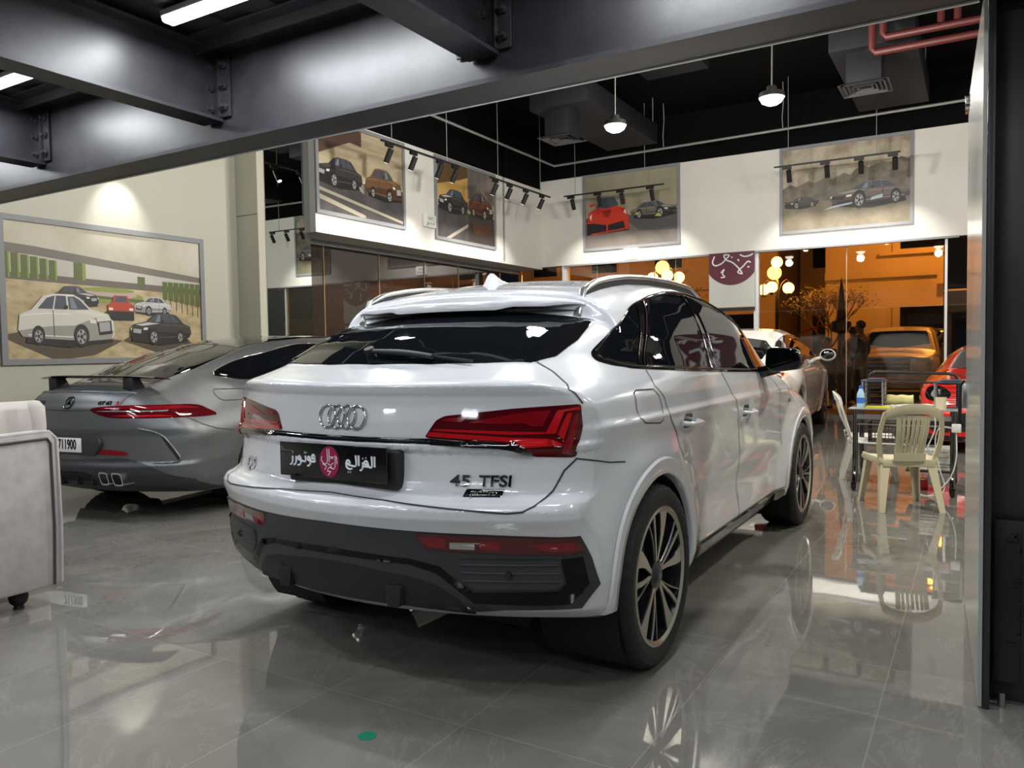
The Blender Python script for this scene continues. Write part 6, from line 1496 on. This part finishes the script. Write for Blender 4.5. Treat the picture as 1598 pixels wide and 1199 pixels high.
# ---------------------------------------------------------------- people outside
def person(label, loc, rz, top, trousers, pose='stand', hgt=1.72):
    t = thing('person', label, 'person', loc, rz); k = hgt / 1.72
    skin, hair = M.setdefault('skin', mat('skin', (.34, .19, .12), .55)), M.setdefault('hair', mat('dark_hair', (.012, .010, .010), .6))
    def skinmesh(name, V, E, R, m, par, sub=2, root=0):
        me = bpy.data.meshes.new(name); me.from_pydata([tuple(Vector(v) * k) for v in V], E, []); me.materials.append(m)
        o = new_obj(name, me, par); sk = o.modifiers.new('skin', 'SKIN'); sk.use_smooth_shade = True
        for i, r in enumerate(R):
            rr = r if hasattr(r, '__len__') else (r, r); me.skin_vertices[0].data[i].radius = (rr[0] * k, rr[1] * k)
        me.skin_vertices[0].data[root].use_root = True
        s = o.modifiers.new('sub', 'SUBSURF'); s.levels = sub; s.render_levels = sub
        ev = o.evaluated_get(bpy.context.evaluated_depsgraph_get()); nm = bpy.data.meshes.new_from_object(ev); o.modifiers.clear(); o.data = nm; bpy.data.meshes.remove(me)
        nm.name = name; nm.polygons.foreach_set('use_smooth', [True] * len(nm.polygons)); return o
    V = [(0, 0, .92), (0, 0, 1.08), (0, .01, 1.24), (0, 0, 1.40), (0, .0, 1.47), (0, .02, 1.53), (0, .03, 1.60), (0, .02, 1.67)]; E = [(0, 1), (1, 2), (2, 3), (3, 4), (4, 5), (5, 6), (6, 7)]
    R = [(.15, .11), (.145, .105), (.165, .11), (.13, .085), (.055, .055), (.068, .078), (.076, .092), (.06, .07)]
    for s in (-1, 1):
        n = len(V); arm = [(s * .19, 0, 1.38), (s * .235, -.02, 1.12), (s * .20, .10, .93), (s * .18, .17, .86)] if pose == 'stand' else [(s * .19, 0, 1.38), (s * .24, -.02, 1.12), (s * .25, .04, .88), (s * .25, .07, .79)]
        V += arm; E += [(3, n), (n, n + 1), (n + 1, n + 2), (n + 2, n + 3)]; R += [.055, .045, .035, .032]
        for f, (dx, dl) in enumerate(((.024, .06), (.008, .075), (-.008, .07), (-.024, .055))):
            V += [(arm[3][0] + dx, arm[3][1] + .02, arm[3][2] - .035), (arm[3][0] + dx, arm[3][1] + .025, arm[3][2] - .04 - dl * .8)]; m_ = len(V); E += [(n + 3, m_ - 2), (m_ - 2, m_ - 1)]; R += [.0095, .0085]
        V += [(arm[3][0] - s * .03, arm[3][1] + .045, arm[3][2] - .02), (arm[3][0] - s * .032, arm[3][1] + .06, arm[3][2] - .055)]; m_ = len(V); E += [(n + 3, m_ - 2), (m_ - 2, m_ - 1)]; R += [.011, .009]
        n = len(V); V += [(s * .095, 0, .86), (s * .105, .02 * s, .48), (s * .11, -.01, .09), (s * .115, .10, .045), (s * .118, .17, .035)]; E += [(0, n), (n, n + 1), (n + 1, n + 2), (n + 2, n + 3), (n + 3, n + 4)]; R += [.085, .06, .042, .042, .030]
    body = skinmesh('body', V, E, R, skin, t)
    V = [(0, 0, .95), (0, 0, 1.10), (0, .01, 1.25), (0, 0, 1.40), (0, 0, 1.455)]; E = [(0, 1), (1, 2), (2, 3), (3, 4)]; R = [(.17, .13), (.165, .125), (.185, .13), (.15, .105), (.075, .075)]
    for s in (-1, 1):
        n = len(V); arm = [(s * .19, 0, 1.385), (s * .235, -.02, 1.12), (s * .20, .10, .95)] if pose == 'stand' else [(s * .19, 0, 1.385), (s * .24, -.02, 1.12), (s * .25, .04, .90)]
        V += arm; E += [(3, n), (n, n + 1), (n + 1, n + 2)]; R += [.072, .060, .050]
    skinmesh('jacket', V, E, R, top, t, root=1)
    V = [(0, 0, .97), (0, 0, .90)]; E = [(0, 1)]; R = [(.155, .12), (.155, .115)]
    for s in (-1, 1):
        n = len(V); V += [(s * .095, 0, .84), (s * .105, .02 * s, .48), (s * .11, -.01, .09)]; E += [(1, n), (n, n + 1), (n + 1, n + 2)]; R += [.098, .075, .058]
    skinmesh('trousers', V, E, R, trousers, t, root=1)
    for s in (-1, 1):
        V = [(s * .11, -.03, .045), (s * .113, .07, .045), (s * .118, .20, .038)]; skinmesh('shoe', V, [(0, 1), (1, 2)], [(.045, .045), (.048, .045), (.04, .034)], M['black_metal'], t)
    g = G(); g.sphere((0, .005 * k, 1.640 * k), .094 * k, 18, 12, 0, (.9, 1.05, .92)); g.v = [v if not (v[1] > .055 * k and v[2] < 1.66 * k) else (v[0], .055 * k, max(v[2], 1.655 * k)) for v in g.v]; g.v = [v if v[2] > 1.555 * k else (v[0] * .9, min(v[1], 0), 1.555 * k) for v in g.v]; g.build('hair', hair, t, 80)
    g = G(); g.sphere((0, .116 * k, 1.600 * k), .014 * k, 10, 8, 0, (.8, 1.2, 1.3)); 
    for s in (-1, 1): g.sphere((s * .078 * k, .03 * k, 1.605 * k), .022 * k, 10, 8, 0, (.4, .8, 1.3))
    g.build('face_features', skin, t, 80)
    g = G()
    for s in (-1, 1): g.sphere((s * .030 * k, .102 * k, 1.622 * k), .011 * k, 10, 8, 0, (1.2, .5, .7))
    g.box((0, .104 * k, 1.562 * k), (.045 * k, .008 * k, .008 * k)); g.build('eyes_and_mouth', hair, t)
    return t
street()
blk = mat('black_jacket', (.015, .016, .02), .6); gry = mat('grey_trousers', (.10, .11, .12), .7); shirt = mat('grey_shirt', (.20, .19, .18), .7)
person('person standing outside in a black jacket, turned to the left', (-1.97, 16.5, 0), math.radians(70), blk, gry)
person('person behind the standing one, in a grey shirt, half hidden', (-2.20, 17.15, 0), math.radians(-30), shirt, gry, 'loose', 1.62)
person('person whose dark head shows above the white coupe door mirror', (-2.60, 16.6, 0), math.radians(160), shirt, gry, 'loose', 1.42)
person('person whose dark hair shows over the white coupe roof, below the banner', (-4.10, 16.2, 0), math.radians(20), blk, gry, 'loose', 1.56)
build_audi()
build_fastback()
build_coupe()
build_sport()
